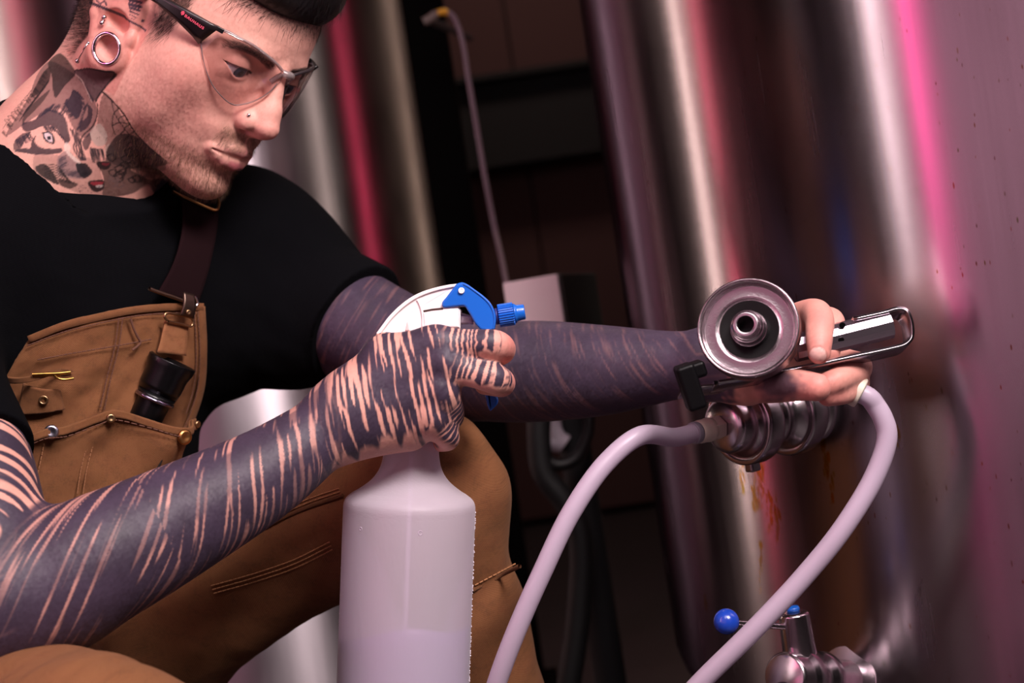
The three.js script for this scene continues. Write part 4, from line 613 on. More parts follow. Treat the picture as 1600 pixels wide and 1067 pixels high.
// lower pocket, its wavy top edge standing off the bib
const pTop = spline2([[30, 692], [52, 678], [72, 668], [95, 665], [120, 655], [140, 645], [158, 637], [178, 640], [200, 649], [223, 660], [246, 664], [256, 659], [268, 649]]), pBot = spline2([[44, 800], [150, 800], [242, 800]]);
S('bib_pocket', scaleUV(sheet(drape((s, t) => { const a = pTop(s), b = pBot(s); const X = lerp(a[0], b[0], t), Y = lerp(a[1], b[1], t); return [X, Y, pk(X, Y) + 0.009 * (1 - t) * (1 - t) + 0.0035 * noise3(s * 7, t * 5, 4) + 0.003 * Math.sin(s * 16 + t * 5) * (1 - t)]; }, 30, 60, 0.0075), 0.002), 3, 2), mDuck);
S('pocket_hem', scaleUV(sheet(drape((s, t) => { const a = pTop(s); return [a[0] + t * 1, a[1] + t * 13 - 1, pk(a[0], a[1]) + 0.0105 + 0.0035 * noise3(s * 7, 0.03 + t * 0.1, 4) + 0.003 * Math.sin(s * 16)]; }, 4, 60, 0.0082), 0.0018), 3, 0.2), mDuck);
stitchPart(stitch([[36, 704], [72, 683], [98, 679], [142, 659], [160, 652], [200, 663], [224, 674], [244, 678]], 0.0245), mThreadDark);
S('pocket_slit', tube([[221, 684], [219, 705], [216, 728], [214, 748]].map((p) => onBib(p[0], p[1], 0.0155 + pk(p[0], p[1]))), 0.0011, 30, 8), std(0x1a0e0c, 0.9));
stitchPart(stitch([[70, 690], [60, 740], [52, 770]], 0.0165), mThread); stitchPart(stitch([[132, 680], [120, 730], [114, 770]], 0.0165), mThread); stitchPart(stitch([[140, 680], [128, 730], [122, 770]], 0.0165), mThread);
// narrow pen pocket with an eyelet, its flap and brass clip
S('pen_pocket', scaleUV(sheet(drape((s, t) => { const w = 0.012 * Math.sin(Math.PI * s) * (1 - 0.6 * t); return [lerp(lerp(42, 90, s), lerp(32, 99, s), t), lerp(lerp(598, 607, s), lerp(648, 639, s), t), w]; }, 14, 16, 0.006), 0.002), 1, 1), mDuck);
S('pen_pocket_flap', scaleUV(sheet(drape((s, t) => [lerp(14, 108, s) + t * 4, lerp(586, 575, s) + t * (10 - 6 * s) + 2 * Math.sin(s * 6), 0.012 * Math.sin(Math.PI * Math.min(s * 1.2, 1))], 8, 24, 0.007), 0.002), 1, 0.3), mDuck);
const nAt = (x, y) => { const a = onBib(x, y, 0), b = onBib(x, y, 0.01); return b.sub(a).normalize(); };
const disc = (x, y, lift, r, prof, mat, name) => S(name, latheAlong(prof.map(([a, b]) => [a * r, b * r]), onBib(x, y, lift), nAt(x, y).lerp(V(0, 0, 1), 0.25), 28), mat);
const BTN = [[0, 0.5], [0.3, 0.52], [0.45, 0.62], [0.62, 0.6], [0.8, 0.62], [0.98, 0.42], [1, 0.2], [0.7, 0], [0.4, -0.4], [0, -0.4]];
disc(70, 622, 0.0174, 0.0036, [[0.5, 0], [0.62, 0.3], [0.9, 0.3], [1, 0.1], [1, -0.2], [0.5, -0.2], [0.5, 0]], mBrass, 'eyelet');
disc(233, 677, 0.0385, 0.0062, BTN, std(0xc08a55, 0.35, { metalness: 1 }), 'button'); disc(156, 649, 0.025, 0.0036, BTN, mBrass, 'rivet'); disc(264, 657, 0.026, 0.003, BTN, mBrass, 'rivet');
disc(80, 672, 0.021, 0.0055, BTN, std(0xb9b4c4, 0.3, { metalness: 1 }), 'button');
// brass clip by the pen pocket
S('brass_clip', mergeGeometries([tube([[56, 579], [72, 578], [90, 577], [106, 575]].map((p) => onBib(p[0], p[1], 0.022)), 0.0012, 20, 8), tube([[58, 582], [80, 580], [93, 580]].map((p) => onBib(p[0], p[1], 0.0205)), 0.0012, 20, 8), tube([[84, 578], [88, 584], [97, 587], [110, 585]].map((p) => onBib(p[0], p[1], 0.022)), 0.001, 20, 8)]), std(0xc79a52, 0.3, { metalness: 1 }));
// little thread loop
S('thread_loop', tube([[197, 497], [202, 512], [208, 525], [212, 533], [200, 545]].map((p) => onBib(p[0], p[1], 0.0075)), 0.001, 24, 8), mThreadDark);
// brown webbing end, wire frame and plate of the buckle
S('webbing_tab', scaleUV(sheet(drape((s, t) => [lerp(lerp(244, 280, s), lerp(232, 275, s), t), lerp(lerp(499, 504, s), lerp(548, 552, s), t)], 10, 8, 0.0095), 0.002), 0.6, 1), std(0x9a6440, 0.85, { map: duckMap, bumpMap: weaveBump, bumpScale: 0.0005 }));
S('buckle_frame', tube([[243, 499], [239, 494], [241, 489], [262, 491], [281, 495], [284, 500], [281, 506], [262, 503], [245, 500]].map((p) => onBib(p[0], p[1], 0.0135)), 0.0011, 70, 8), mBrass);
S('buckle_plate', scaleUV(sheet(drape((s, t) => { const w = 0.002 * Math.sin(Math.PI * t); return [lerp(lerp(264, 280, s), lerp(259, 279, s), t), lerp(lerp(459, 462, s), lerp(490, 494, s), t), w]; }, 10, 8, 0.0165), 0.0018), 1, 1), mBronze);
disc(268, 486, 0.0198, 0.0022, BTN, mBrass, 'rivet');
// strap over the chest, its lower wire slide and the gold slide at the shoulder
const shirtF = (x, y, z) => evalOps(shirtOps, x, y, z);
const onShirt = (x, y, lift) => { const h = rayHit(x, y, shirtF) || pt(x, y, 1.1), b = rayHit(x, y, bibBody); const q = b && b.z > h.z ? b : h; return q.add(V(0, 0, lift)); };
{
  const sl = spline2([[284, 312], [287, 350], [278, 395], [266, 425], [247, 458]]), sr = spline2([[342, 328], [338, 365], [330, 405], [322, 435], [309, 474]]), g = [];
  for (let r = 0; r <= 30; r++) { g.push([]); for (let c = 0; c <= 10; c++) { const a = sl(r / 30), b = sr(r / 30); g[r].push(onShirt(lerp(a[0], b[0], c / 10), lerp(a[1], b[1], c / 10), 0.004)); } }
  for (let pass = 0; pass < 6; pass++) for (let r = 1; r < 30; r++) for (let c = 0; c <= 10; c++) g[r][c].lerp(g[r - 1][c].clone().add(g[r + 1][c]).multiplyScalar(0.5), 0.5);
  S('strap', scaleUV(sheet(g, 0.0022), 0.8, 3), mWeb, 'dark brown elastic shoulder strap');
  const wire = (L, r, z) => tube(L.map((p) => onShirt(p[0], p[1], z)), r, 60, 8);
  S('strap_slide', wire([[240, 452], [250, 456], [262, 460], [285, 468], [300, 474], [311, 480]], 0.0016, 0.012), std(0x8a7262, 0.4, { metalness: 1 }));
  S('strap_slide_loop', wire([[311, 480], [314, 474], [311, 466], [306, 463]], 0.001, 0.011), mChrome);
  S('shoulder_slide', wire([[276, 302], [290, 309], [310, 318], [330, 327], [343, 331], [347, 325], [346, 312], [340, 306]], 0.0013, 0.013), std(0xb08a55, 0.3, { metalness: 1 }));
}
// seams of the trousers
{
  const onLeg = (x, y) => { const h = rayHit(x, y, trouserOps) || pt(x, y, 1.0); return h.add(V(0, 0, 0.0008)); };
  const legStitch = (pts, r = 0.0006) => { const c = new THREE.CatmullRomCurve3(pts.map((p) => V(p[0], p[1], 0)), false, 'centripetal'), n = Math.max(4, Math.round(c.getLength() / 6.5)), gs = []; for (let i = 0; i < n; i++) { const a = c.getPoint((i + 0.12) / n), b = c.getPoint((i + 0.75) / n), A = onLeg(a.x, a.y), B = onLeg(b.x, b.y), g = new THREE.CapsuleGeometry(r, Math.max(A.distanceTo(B), 1e-4), 2, 6); g.applyQuaternion(new THREE.Quaternion().setFromUnitVectors(V(0, 1, 0), B.clone().sub(A).normalize())); const m = A.add(B).multiplyScalar(0.5); gs.push(g.translate(m.x, m.y, m.z)); } return mergeGeometries(gs); };
  const mPale = std(0xa5714a, 0.8);
  for (const L of [[[376, 838], [430, 808], [480, 786], [532, 768]], [[372, 834], [428, 803], [478, 781], [530, 763]], [[330, 915], [400, 895], [460, 874], [516, 846]], [[332, 921], [402, 901], [462, 880], [518, 852]], [[334, 927], [404, 907], [464, 886], [520, 858]], [[742, 914], [780, 894], [806, 880]]]) stitchPart(legStitch(L), mPale);
  S('trouser_seam', tube([[374, 843], [432, 814], [482, 792], [536, 774]].map((p) => onLeg(...p)), 0.0016, 40, 8), mDuck); S('trouser_seam', tube([[738, 922], [778, 901], [812, 884]].map((p) => onLeg(...p)), 0.0018, 40, 8), mDuck);
}
// boots, out of the picture below
for (const [x, y, d] of [[790, 1660, 1.14], [90, 1880, 0.9]]) { const b = pt(x, y, d), ops = [opCap(V(b.x, 0.1, b.z), V(b.x, 0.24, b.z), 0.05, 0.06, 0.03), opCap(V(b.x, 0.055, b.z), V(b.x + 0.16, 0.045, b.z + 0.03), 0.052, 0.043, 0.03), opCap(V(b.x - 0.05, 0.045, b.z), V(b.x, 0.05, b.z), 0.044, 0.05, 0.03), { k: 0.004, sub: true, lo: [-9, -9, -9], hi: [9, 9, 9], d: (X, Y) => Y - 0.004 }]; part('boot', into(meshField(ops, ...boxOf(ops), 0.006), person), std(0x17130f, 0.6), person); }
// jewellery
{
  const axis = HF.clone().multiplyScalar(0.24).addScaledVector(HR, 0.97).normalize(), c = hp(LOBE[0] + 9, LOBE[1] - 3, LOBE[2] + 0.5);
  part('ear_tunnel', into(latheAlong([[10.0, -9], [11.3, -9], [11.5, -3], [11.5, 2.4], [12.6, 3.0], [13.2, 4.2], [12.9, 5.4], [12.0, 6.0], [11.0, 5.8], [10.3, 4.8], [10.0, 3], [10.0, -9]].map(([a, b]) => [a / 1000, b / 1000]), c, axis, 64), person), mChrome, person, 'polished steel tunnel stretching the ear lobe');
  const ball = (p, r) => new THREE.SphereGeometry(r, 20, 14).translate(p.x, p.y, p.z);
  const onHead = (x, y, l) => { const h = rayHit(x, y, [headOp, ...neckOps]) || pt(x, y, 1.0); return h.addScaledVector(V(0, 0, 1), l); };
  const a = onHead(164, 28, 0.002), b = onHead(161, 37, 0.0025);
  part('ear_stud', into(mergeGeometries([ball(a, 0.0019), ball(b, 0.0019), tube([a, a.clone().lerp(b, 0.5).add(V(0, 0, -0.001)), b], 0.0007, 8, 8)]), person), mChrome, person);
  const c1 = onHead(138, 78, 0.008), c2 = onHead(125, 98, 0.006), c3 = onHead(142, 70, 0.006);
  part('ear_barbell', into(mergeGeometries([ball(c2, 0.0018), tube([c2, c2.clone().lerp(c1, 0.6), c1, c3], 0.0006, 20, 8), ball(c3, 0.0012)]), person), mChrome, person);
  part('nose_stud', into(ball(onHead(389, 180, 0.0003), 0.0016), person), mChrome, person);
}
// ---------------------------------------------------------------- safety glasses
{
  const gl = thing('safety_glasses', 'clear wraparound safety glasses with a dark lettered temple worn by the man', 'glasses', hp(60, 20, 0));
  const addG = (n, g, m, l) => part(n, into(g, gl), m, gl, l);
  // the lens surface: an upright elliptic barrel round the face
  const lensF = (x, y, z) => { const [f, u, r] = toHead(x, y, z), F = f - 36 + (u - 18) * (u - 18) * 0.004 , a = 64, b = 66; const k = Math.sqrt((F / a) ** 2 + (r / b) ** 2); return (k - 1) * 50 / 1000; };
  const on = (x, y) => { const h = rayHit(x, y, lensF, 0.85, 1.4); return h ? toHead(h.x, h.y, h.z) : null; };
  const mLens = new THREE.MeshPhysicalMaterial({ color: 0xf5f0f0, transmission: 1, thickness: 0, roughness: 0.03, ior: 1.5 }), mRim = std(0x2b2629, 0.35), mClear = new THREE.MeshPhysicalMaterial({ color: 0xc9bcbc, transmission: 0.75, thickness: 0, roughness: 0.25, ior: 1.5 });
  const top = spline2([[341, 44], [356, 50], [371, 58], [394, 70], [418, 88], [432, 100], [443, 113]]), bot = spline2([[313, 65], [318, 98], [330, 130], [346, 150], [363, 163], [381, 162], [402, 155], [422, 142], [436, 126]]);
  const L = [], N = 34, M = 18; for (let r = 0; r <= M; r++) { L.push([]); for (let c = 0; c <= N; c++) { const s = c / N, a = top(s), b = bot(s), t = r / M; const q = on(lerp(a[0], b[0], t), lerp(a[1], b[1], t)); L[r].push(q); } }
  for (const s of [1, -1]) {
    const grid = L.map((row) => row.map((q) => hp(q[0], q[1], q[2] * s))); if (s < 0) grid.forEach((r) => r.reverse());
    addG('lens', sheet(grid, 0.0018), mLens);
    const edge = (row) => row.map((q) => hp(q[0] + 0.5, q[1], q[2] * s));
    addG('brow_rim', tube(edge(L[0].filter((_, i) => i % 3 === 0)), 0.0013, 60, 10), s > 0 ? mClear : mRim);
    addG('lower_rim', tube(edge(L[M].filter((_, i) => i % 3 === 0)), s > 0 ? 0.0006 : 0.0014, 60, 8), s > 0 ? mClear : mRim);
  }
  // nose bridge and pads
  const e = L.map((row) => row[N]); const br = [[...e[2]], [e[2][0] + 2.5, e[2][1] + 0.5, e[2][2] * 0.5], [e[2][0] + 3.2, e[2][1] + 1, 0], [e[2][0] + 2.5, e[2][1] + 0.5, -e[2][2] * 0.5], [e[2][0], e[2][1], -e[2][2]]];
  addG('nose_bridge', tube(br.map((q) => hp(...q)), 0.0031, 30, 12), mClear);
  for (const s of [1, -1]) addG('nose_pad', tube([[e[4][0], e[4][1], e[4][2] * s], [e[8][0] - 2, e[8][1] - 3, (e[8][2] + 1.5) * s], [e[14][0] - 4, e[14][1] - 6, (e[14][2] + 3) * s]].map((q) => hp(...q)), 0.002, 20, 10), mClear);
  // temples: flat tapering bars from the hinge to over the ear
  const plane = (x, y, r) => { const d = pt(x, y, 1).sub(EYE), k = (r / 1000 + HC.clone().sub(EYE).dot(HR)) / d.dot(HR); const p = EYE.clone().addScaledVector(d, k); return toHead(p.x, p.y, p.z); };
  const tT = [[343, 41, 60], [330, 35, 65], [300, 18, 74], [268, 1, 79], [225, -22, 83], [190, -48, 84]], tB = [[311, 66, 60], [303, 55, 65], [279, 31, 74], [250, 6, 79], [213, -15, 83], [182, -44, 84]];
  const G = []; for (let k = 0; k <= 4; k++) G.push(tT.map((a, i) => plane(lerp(a[0], tB[i][0], k / 4), lerp(a[1], tB[i][1], k / 4), a[2])));
  const mTemple = std(0x1d1619, 0.35, { clearcoat: 0.3 });
  for (const s of [1, -1]) { const grid = G.map((row) => { const r = row.map((q) => hp(q[0], q[1], q[2] * s)); return s > 0 ? r : r.reverse(); }); addG('temple', sheet(grid.map((r) => r.slice().reverse()), 0.0032), mTemple, s > 0 ? 'dark temple with pink lettering' : undefined); }
  // hinge: the dark plug and the clear lug beside it
  { const c = plane(345, 47, 58.5), X = hp(...plane(352, 51, 56)).sub(hp(...plane(338, 43, 61))).normalize(), Z = HR.clone().addScaledVector(X, -HR.dot(X)).normalize(), Y = Z.clone().cross(X); const g = new RoundedBoxGeometry(0.0062, 0.0036, 0.0036, 2, 0.0006); g.applyMatrix4(new THREE.Matrix4().makeBasis(X, Y, Z).setPosition(hp(c[0], c[1], c[2] + 1))); addG('hinge', g, std(0x0d0b0d, 0.4)); }
  // the print on the temple
  const font = await new FontLoader().loadAsync('fonts/droid/droid_sans_bold.typeface.json');
  const a = hp(...plane(291, 24, 74.5)), b = hp(...plane(321, 45, 67.5)), X = b.clone().sub(a).normalize(), Z = HR.clone().addScaledVector(HF, 0.25); Z.addScaledVector(X, -Z.dot(X)).normalize(); const Y = Z.clone().cross(X).normalize();
  const t = new TextGeometry('BAUHAUS', { font, size: 2.0, depth: 0.12, curveSegments: 4, bevelEnabled: false }); t.computeBoundingBox(); const w = t.boundingBox.max.x, k = a.distanceTo(b) / w; t.scale(k, 0.00105, 0.001); t.translate(0, -0.001, 0);
  const house = []; for (const [x, y, r] of [[-1.6, 1.5, 0.5], [-2.3, 0.9, 0.5], [-0.9, 0.9, 0.5], [-2.4, 0, 0.45], [-0.9, 0, 0.45], [-1.6, 0.4, 0.5], [-1.6, -0.6, 0.5]]) house.push(new THREE.CylinderGeometry(r * 0.0011, r * 0.0011, 0.00012, 10).rotateX(Math.PI / 2).translate(x * 0.0012, y * 0.0012, 0.00006));
  const at = new THREE.Matrix4().makeBasis(X, Y, Z).setPosition(a.clone().addScaledVector(Z, 0.0031)), mPrint = std(0xe0506a, 0.5);
  const temple = gl.children.find((o) => o.name === 'temple');
  for (const [n, g] of [['lettering', t], ['printed_emblem', mergeGeometries(house)]]) part(n, into(g.applyMatrix4(at), gl), mPrint, temple, n === 'lettering' ? 'pink capital letters' : undefined);
}
// ---------------------------------------------------------------- the spray bottle
const mWhite = std(0xf3e9ea, 0.35), mBlue = std(0x1560c4, 0.3, { clearcoat: 0.2 }), mSteel = std(0xb9aeb4, 0.24, { metalness: 1 }), mSteelSatin = std(0xa79da2, 0.36, { metalness: 1, roughnessMap: steelRough }), mSteelCast = std(0x9f9398, 0.27, { metalness: 1, bumpMap: grainBump, bumpScale: 0.00008 }), mBlack = std(0x060507, 0.45, { specularIntensity: 0.35 }), mRubber = std(0x040304, 0.4, { specularIntensity: 0.4 }), mBeige = std(0xcfc4b4, 0.5), mPale = std(0xd6c9dc, 0.35, { transmission: 0.4, thickness: 0 });
{
  const D = 0.968, K = D / FPX, A0 = pt(630, 1067, D), A1 = pt(643, 705, D), axis = A1.clone().sub(A0).normalize(), base = A0.clone().addScaledVector(axis, -0.062), at = (y) => (1067 - y) * K / axis.dot(UP) * 1.0 + 0.062;
  const b = thing('spray_bottle', 'translucent white trigger spray bottle with blue nozzle held upright by the man', 'spray bottle', base);
  const addB = (n, g, m, l) => part(n, into(g, b), m, b, l);
  const R = 103 * K, prof = [[0.001, 0.004], [R * 0.8, 0.0035], [R * 0.94, 0], [R, 0.006]];
  for (const [y, w] of [[1180, 103], [1067, 103], [900, 103], [800, 103], [789, 102.6], [783, 101], [778, 97.5], [772, 90], [766, 80], [752, 62], [740, 52.5], [728, 47], [711, 43.5], [690, 41.5], [660, 40], [640, 39.5]]) if (at(y) > 0.007) prof.push([w * K, at(y)]);
  const spl = new THREE.CatmullRomCurve3(prof.slice(3).map(([r, y]) => V(r, y, 0)), false, 'centripetal').getPoints(160).map((p) => [p.x, p.y]);
  const mBottle = std(0xeee2f0, 0.7, { transmission: 0.6, clearcoat: 0.35, clearcoatRoughness: 0.3, thickness: 0, side: THREE.DoubleSide, bumpMap: grainBump, bumpScale: 0.00012 });
  addB('bottle_body', latheAlong([...prof.slice(0, 3), ...spl], base, axis, 140), mBottle, 'translucent white plastic body with a long neck');
  // the liquid sloshing inside: its surface is slanted and wavy
  {
    const X = RIGHT.clone().addScaledVector(axis, -RIGHT.dot(axis)).normalize(), Z = X.clone().cross(axis), r0 = R - 0.0007, wave = curve1([[-1, 1006], [-0.8, 1004], [-0.45, 997], [-0.1, 986], [0.25, 982], [0.55, 985], [0.75, 985], [0.9, 980], [1, 972]]), pos = [], idx = [], n = 96, m = 10;
    const top = (u, v) => at(533.5 + (wave(u) - 533.5) * (1 - 0.052 * v));   // what is seen through the near wall
   
    for (let j = 0; j <= m; j++) for (let i = 0; i < n; i++) { const a = i / n * Math.PI * 2, u = Math.sin(a), v = Math.cos(a), h = lerp(0.003, top(u, v), j / m); const p = base.clone().addScaledVector(axis, h).addScaledVector(X, r0 * u).addScaledVector(Z, r0 * v); pos.push(p.x, p.y, p.z); }
    for (let j = 0; j < m; j++) for (let i = 0; i < n; i++) { const a = j * n + i, c = j * n + (i + 1) % n; idx.push(a, c, a + n, c, c + n, a + n); }
    for (let q = 1; q <= 6; q++) for (let i = 0; i < n; i++) { const a = i / n * Math.PI * 2, k = 1 - q / 6, u = Math.sin(a) * k, v = Math.cos(a) * k, p = base.clone().addScaledVector(axis, top(u, v)).addScaledVector(X, r0 * u).addScaledVector(Z, r0 * v); pos.push(p.x, p.y, p.z); }
    for (let q = 0; q < 6; q++) for (let i = 0; i < n; i++) { const s = (m + q) * n, a = s + i, c = s + (i + 1) % n; idx.push(a, c, a + n, c, c + n, a + n); }
    const c0 = pos.length / 3, pb = base.clone().addScaledVector(axis, 0.003); pos.push(pb.x, pb.y, pb.z); for (let i = 0; i < n; i++) idx.push(c0, (i + 1) % n, i);
    const g = new THREE.BufferGeometry(); g.setAttribute('position', new THREE.Float32BufferAttribute(pos, 3)); g.setIndex(idx); g.computeVertexNormals();
    addB('liquid', g, std(0x80689a, 0.3), 'pale lilac liquid, slanting');
  }
  // two moulded rings on the shoulder of the wall
  for (const [x, r] of [[574, 2.4], [665, 3.2]]) { const u = (x - 640) / 103, a = Math.asin(u), X = RIGHT.clone().addScaledVector(axis, -RIGHT.dot(axis)).normalize(), Z = X.clone().cross(axis), n = X.clone().multiplyScalar(Math.sin(a)).addScaledVector(Z, Math.cos(a)), p = base.clone().addScaledVector(axis, at(817)).addScaledVector(n, R); const g = new THREE.TorusGeometry(r * K, 0.00035, 8, 24); g.applyQuaternion(new THREE.Quaternion().setFromUnitVectors(V(0, 0, 1), n)); addB('moulded_ring', g.translate(p.x, p.y, p.z), mBottle); }
  // droplets along both edges
  { const Rn = rng(21), gs = [], X = RIGHT.clone().addScaledVector(axis, -RIGHT.dot(axis)).normalize(); for (let i = 0; i < 90; i++) { const s = i % 5 ? 1 : -1, p = base.clone().addScaledVector(axis, at(795 + Rn() * 270)).addScaledVector(X, s * R).add(V(0, 0, 0.004 * (Rn() - 0.5))), r = 0.0003 + Rn() * 0.0005; gs.push(new THREE.SphereGeometry(r, 8, 6).translate(p.x, p.y, p.z)); } const d = addB('droplets', mergeGeometries(gs), std(0xe8dde8, 0.15)); d.userData.kind = 'stuff'; }
  // ---- the trigger head: outlines in its own plane, millimetre by millimetre
  const c = pt(690, 500, D), q = (x, y) => [(580 + x / 4.85 - 690) * K, (500 - 430 - y / 4.85) * K], O = (L) => L.map(([x, y]) => q(x, y)), Zc = V(0, 0, 1);
  const smooth = (L, n = 60) => new THREE.CatmullRomCurve3(L.map(([x, y]) => V(x, y, 0)), false, 'centripetal').getPoints(n).map((p) => [p.x, p.y]);
  const arc = [[52, 440], [90, 388], [150, 310], [250, 215], [350, 150], [470, 105], [590, 78], [655, 70]];
  const shell = [...smooth(O(arc)), ...O([[668, 250], [682, 262], [680, 400], [640, 520], [330, 560], [100, 500]])];
  addB('sprayer_shell', extrudeAt(shell, 0.024, 0.0012, c, RIGHT, UP, Zc), mWhite, 'white sprayer housing');
  const inner = arc.map(([x, y]) => [x + 20, y + 22]);
  const rim = [...smooth(O(arc)), ...smooth(O(inner)).reverse()];
  addB('shell_rim', extrudeAt(rim, 0.0275, 0.0008, c, RIGHT, UP, Zc), mWhite);
  const barrel = [q(400, 285), q(545, 268), q(555, 258), q(662, 252), q(672, 262), q(676, 400), q(408, 400)];
  addB('pump_barrel', extrudeAt(barrel, 0.0285, 0.0016, c, RIGHT, UP, Zc), mWhite);
  const rib = [[352, 192], [372, 230], [384, 270], [392, 320], [396, 395], [412, 395], [410, 320], [402, 268], [388, 225], [366, 185]];
  addB('shell_rib', extrudeAt(smooth(O([...rib, rib[0]]), 80), 0.0268, 0.0006, c, RIGHT, UP, Zc), mWhite);
  addB('shell_notch', extrudeAt(O([[268, 420], [284, 352], [302, 420]]), 0.0262, 0.0006, c, RIGHT, UP, Zc), std(0xd9c6c6, 0.4));
  addB('shell_slot', extrudeAt(O([[396, 270], [470, 256], [548, 248], [552, 262], [470, 270], [398, 284]]), 0.0256, 0.0004, c, RIGHT, UP, Zc), std(0x3a1d18, 0.7));
  const shroud = smooth(O([[652, 72], [690, 60], [725, 70], [790, 114], [860, 166], [905, 212], [932, 262], [946, 315], [946, 360], [934, 412], [900, 424], [838, 416], [815, 395], [790, 365], [765, 320], [738, 276], [712, 240], [640, 242], [552, 246], [545, 212], [575, 172], [612, 124], [652, 72]]), 140);
  addB('shroud', extrudeAt(shroud, 0.031, 0.0016, c, RIGHT, UP, Zc), mBlue, 'blue trigger shroud');
  addB('shroud_edge', extrudeAt([...smooth(O([[700, 66], [728, 74], [860, 170], [905, 215], [932, 265], [945, 318], [944, 362], [932, 410]])), ...smooth(O([[918, 408], [928, 362], [928, 320], [916, 270], [892, 226], [850, 182], [722, 90], [706, 84]]))], 0.0325, 0.0007, c, RIGHT, UP, Zc), mBlue);
  { const p = q(690, 123), g = latheAlong([[0, 0.0008], [0.0012, 0.0009], [0.0018, 0.0014], [0.0023, 0.0012], [0.0024, 0], [0.0024, -0.004]], c.clone().addScaledVector(RIGHT, p[0]).addScaledVector(UP, p[1]).addScaledVector(Zc, 0.0158), Zc, 24); addB('pivot_pin', g, mWhite); }
  addB('piston', extrudeAt(O([[672, 296], [775, 306], [775, 372], [672, 372]]), 0.014, 0.003, c, RIGHT, UP, Zc), std(0xcbb6c8, 0.2, { transmission: 0.5, thickness: 0 }), 'clear piston behind the shroud');
  // trigger: a curved blade hooked forward at its tip
  const trig = smooth(O([[735, 410], [770, 470], [795, 560], [815, 660], [840, 800], [862, 900], [890, 1005], [903, 1024], [930, 1004], [958, 972], [962, 945], [945, 905], [925, 860], [905, 760], [890, 640], [872, 540], [850, 430]]), 120);
  addB('trigger', extrudeAt(trig, 0.0175, 0.0018, c, RIGHT, UP, Zc), mBlue, 'blue trigger under the fingers');
  // nozzle, its axis a little upwards
  const nz = cv(0.985, 0.16, 0).normalize(), n0 = q(945, 312), N0 = c.clone().addScaledVector(RIGHT, n0[0]).addScaledVector(UP, n0[1]), U1 = 1 / 4.85 * K;
  addB('nozzle_collar', latheAlong([[0, 0], [62, 0], [62, 26], [0, 26]].map(([r, y]) => [r * U1, y * U1]), N0.clone().addScaledVector(nz, -6 * U1), nz, 40), std(0x3a3a78, 0.4));
  { const ring = [], nT = 28; for (let i = 0; i < nT * 4; i++) { const a = i / (nT * 4) * Math.PI * 2, r = (i % 4 < 2 ? 88 : 79) * U1; ring.push([Math.cos(a) * r, Math.sin(a) * r]); } const X = nz.clone().cross(Zc).normalize(); addB('nozzle_grip', extrudeAt(ring, 118 * U1, 0.0006, N0.clone().addScaledVector(nz, 79 * U1), X, Zc.clone(), nz.clone().negate().negate(), [], 2), mBlue, 'ribbed blue nozzle grip'); }
  addB('nozzle_tip', latheAlong([[0, 134], [76, 134], [74, 150], [64, 158], [62, 168], [58, 214], [54, 222], [40, 222], [38, 212], [0, 212]].map(([r, y]) => [r * U1, y * U1]), N0, nz, 40), mBlue);
  addB('neck_cap', latheAlong([[0.001, -0.005], [0.0215, -0.005], [0.0222, 0], [0.0222, 0.02], [0.019, 0.024], [0.001, 0.024]], base.clone().addScaledVector(axis, at(648)), axis, 40), mWhite);
  addB('dip_tube', tube([base.clone().addScaledVector(axis, at(640)), base.clone().addScaledVector(axis, 0.12), base.clone().addScaledVector(axis, 0.012)], 0.002, 30, 10), std(0xe6dcea, 0.4, { transmission: 0.4, thickness: 0 }));
}
// ---------------------------------------------------------------- the torch in the bib pocket
{
  const top = onBib(240, 560, 0.021), low = onBib(213, 660, 0.009), ax = top.clone().sub(low).normalize(), t = thing('flashlight', 'black pocket flashlight with a silver ring tucked in the bib pocket', 'flashlight', low);
  const L = top.distanceTo(low), aT = (n, g, m, l) => part(n, into(g, t), m, t, l), m = std(0x09090b, 0.3, { metalness: 0.3 });
  aT('barrel', latheAlong([[0.001, -0.03], [0.01310, -0.03], [0.01345, L * 0.36], [0.01521, L * 0.4], [0.01568, L * 0.5], [0.001, L * 0.52]], low, ax, 40), m);
  aT('silver_ring', latheAlong([[0.01404, L * 0.37], [0.01603, L * 0.375], [0.01638, L * 0.4], [0.01603, L * 0.43], [0.01404, L * 0.435]], low, ax, 40), std(0x9a93a8, 0.2, { metalness: 1 }));
  aT('head', latheAlong([[0.001, L * 0.5], [0.01591, L * 0.5], [0.01708, L * 0.6], [0.01732, L * 0.8], [0.01919, L * 0.92], [0.01954, L * 1.0], [0.01872, L * 1.02], [0.01708, L * 0.99], [0.01287, L * 0.93], [0.001, L * 0.92]], low, ax, 48), m);
  aT('clip', tube([low.clone().addScaledVector(ax, L * 0.45).add(V(-0.0132, 0, 0.002)), low.clone().addScaledVector(ax, L * 0.2).add(V(-0.015, 0, 0.002)), low.clone().addScaledVector(ax, L * -0.1).add(V(-0.0125, 0, 0.002))], 0.0016, 20, 8), m);
}
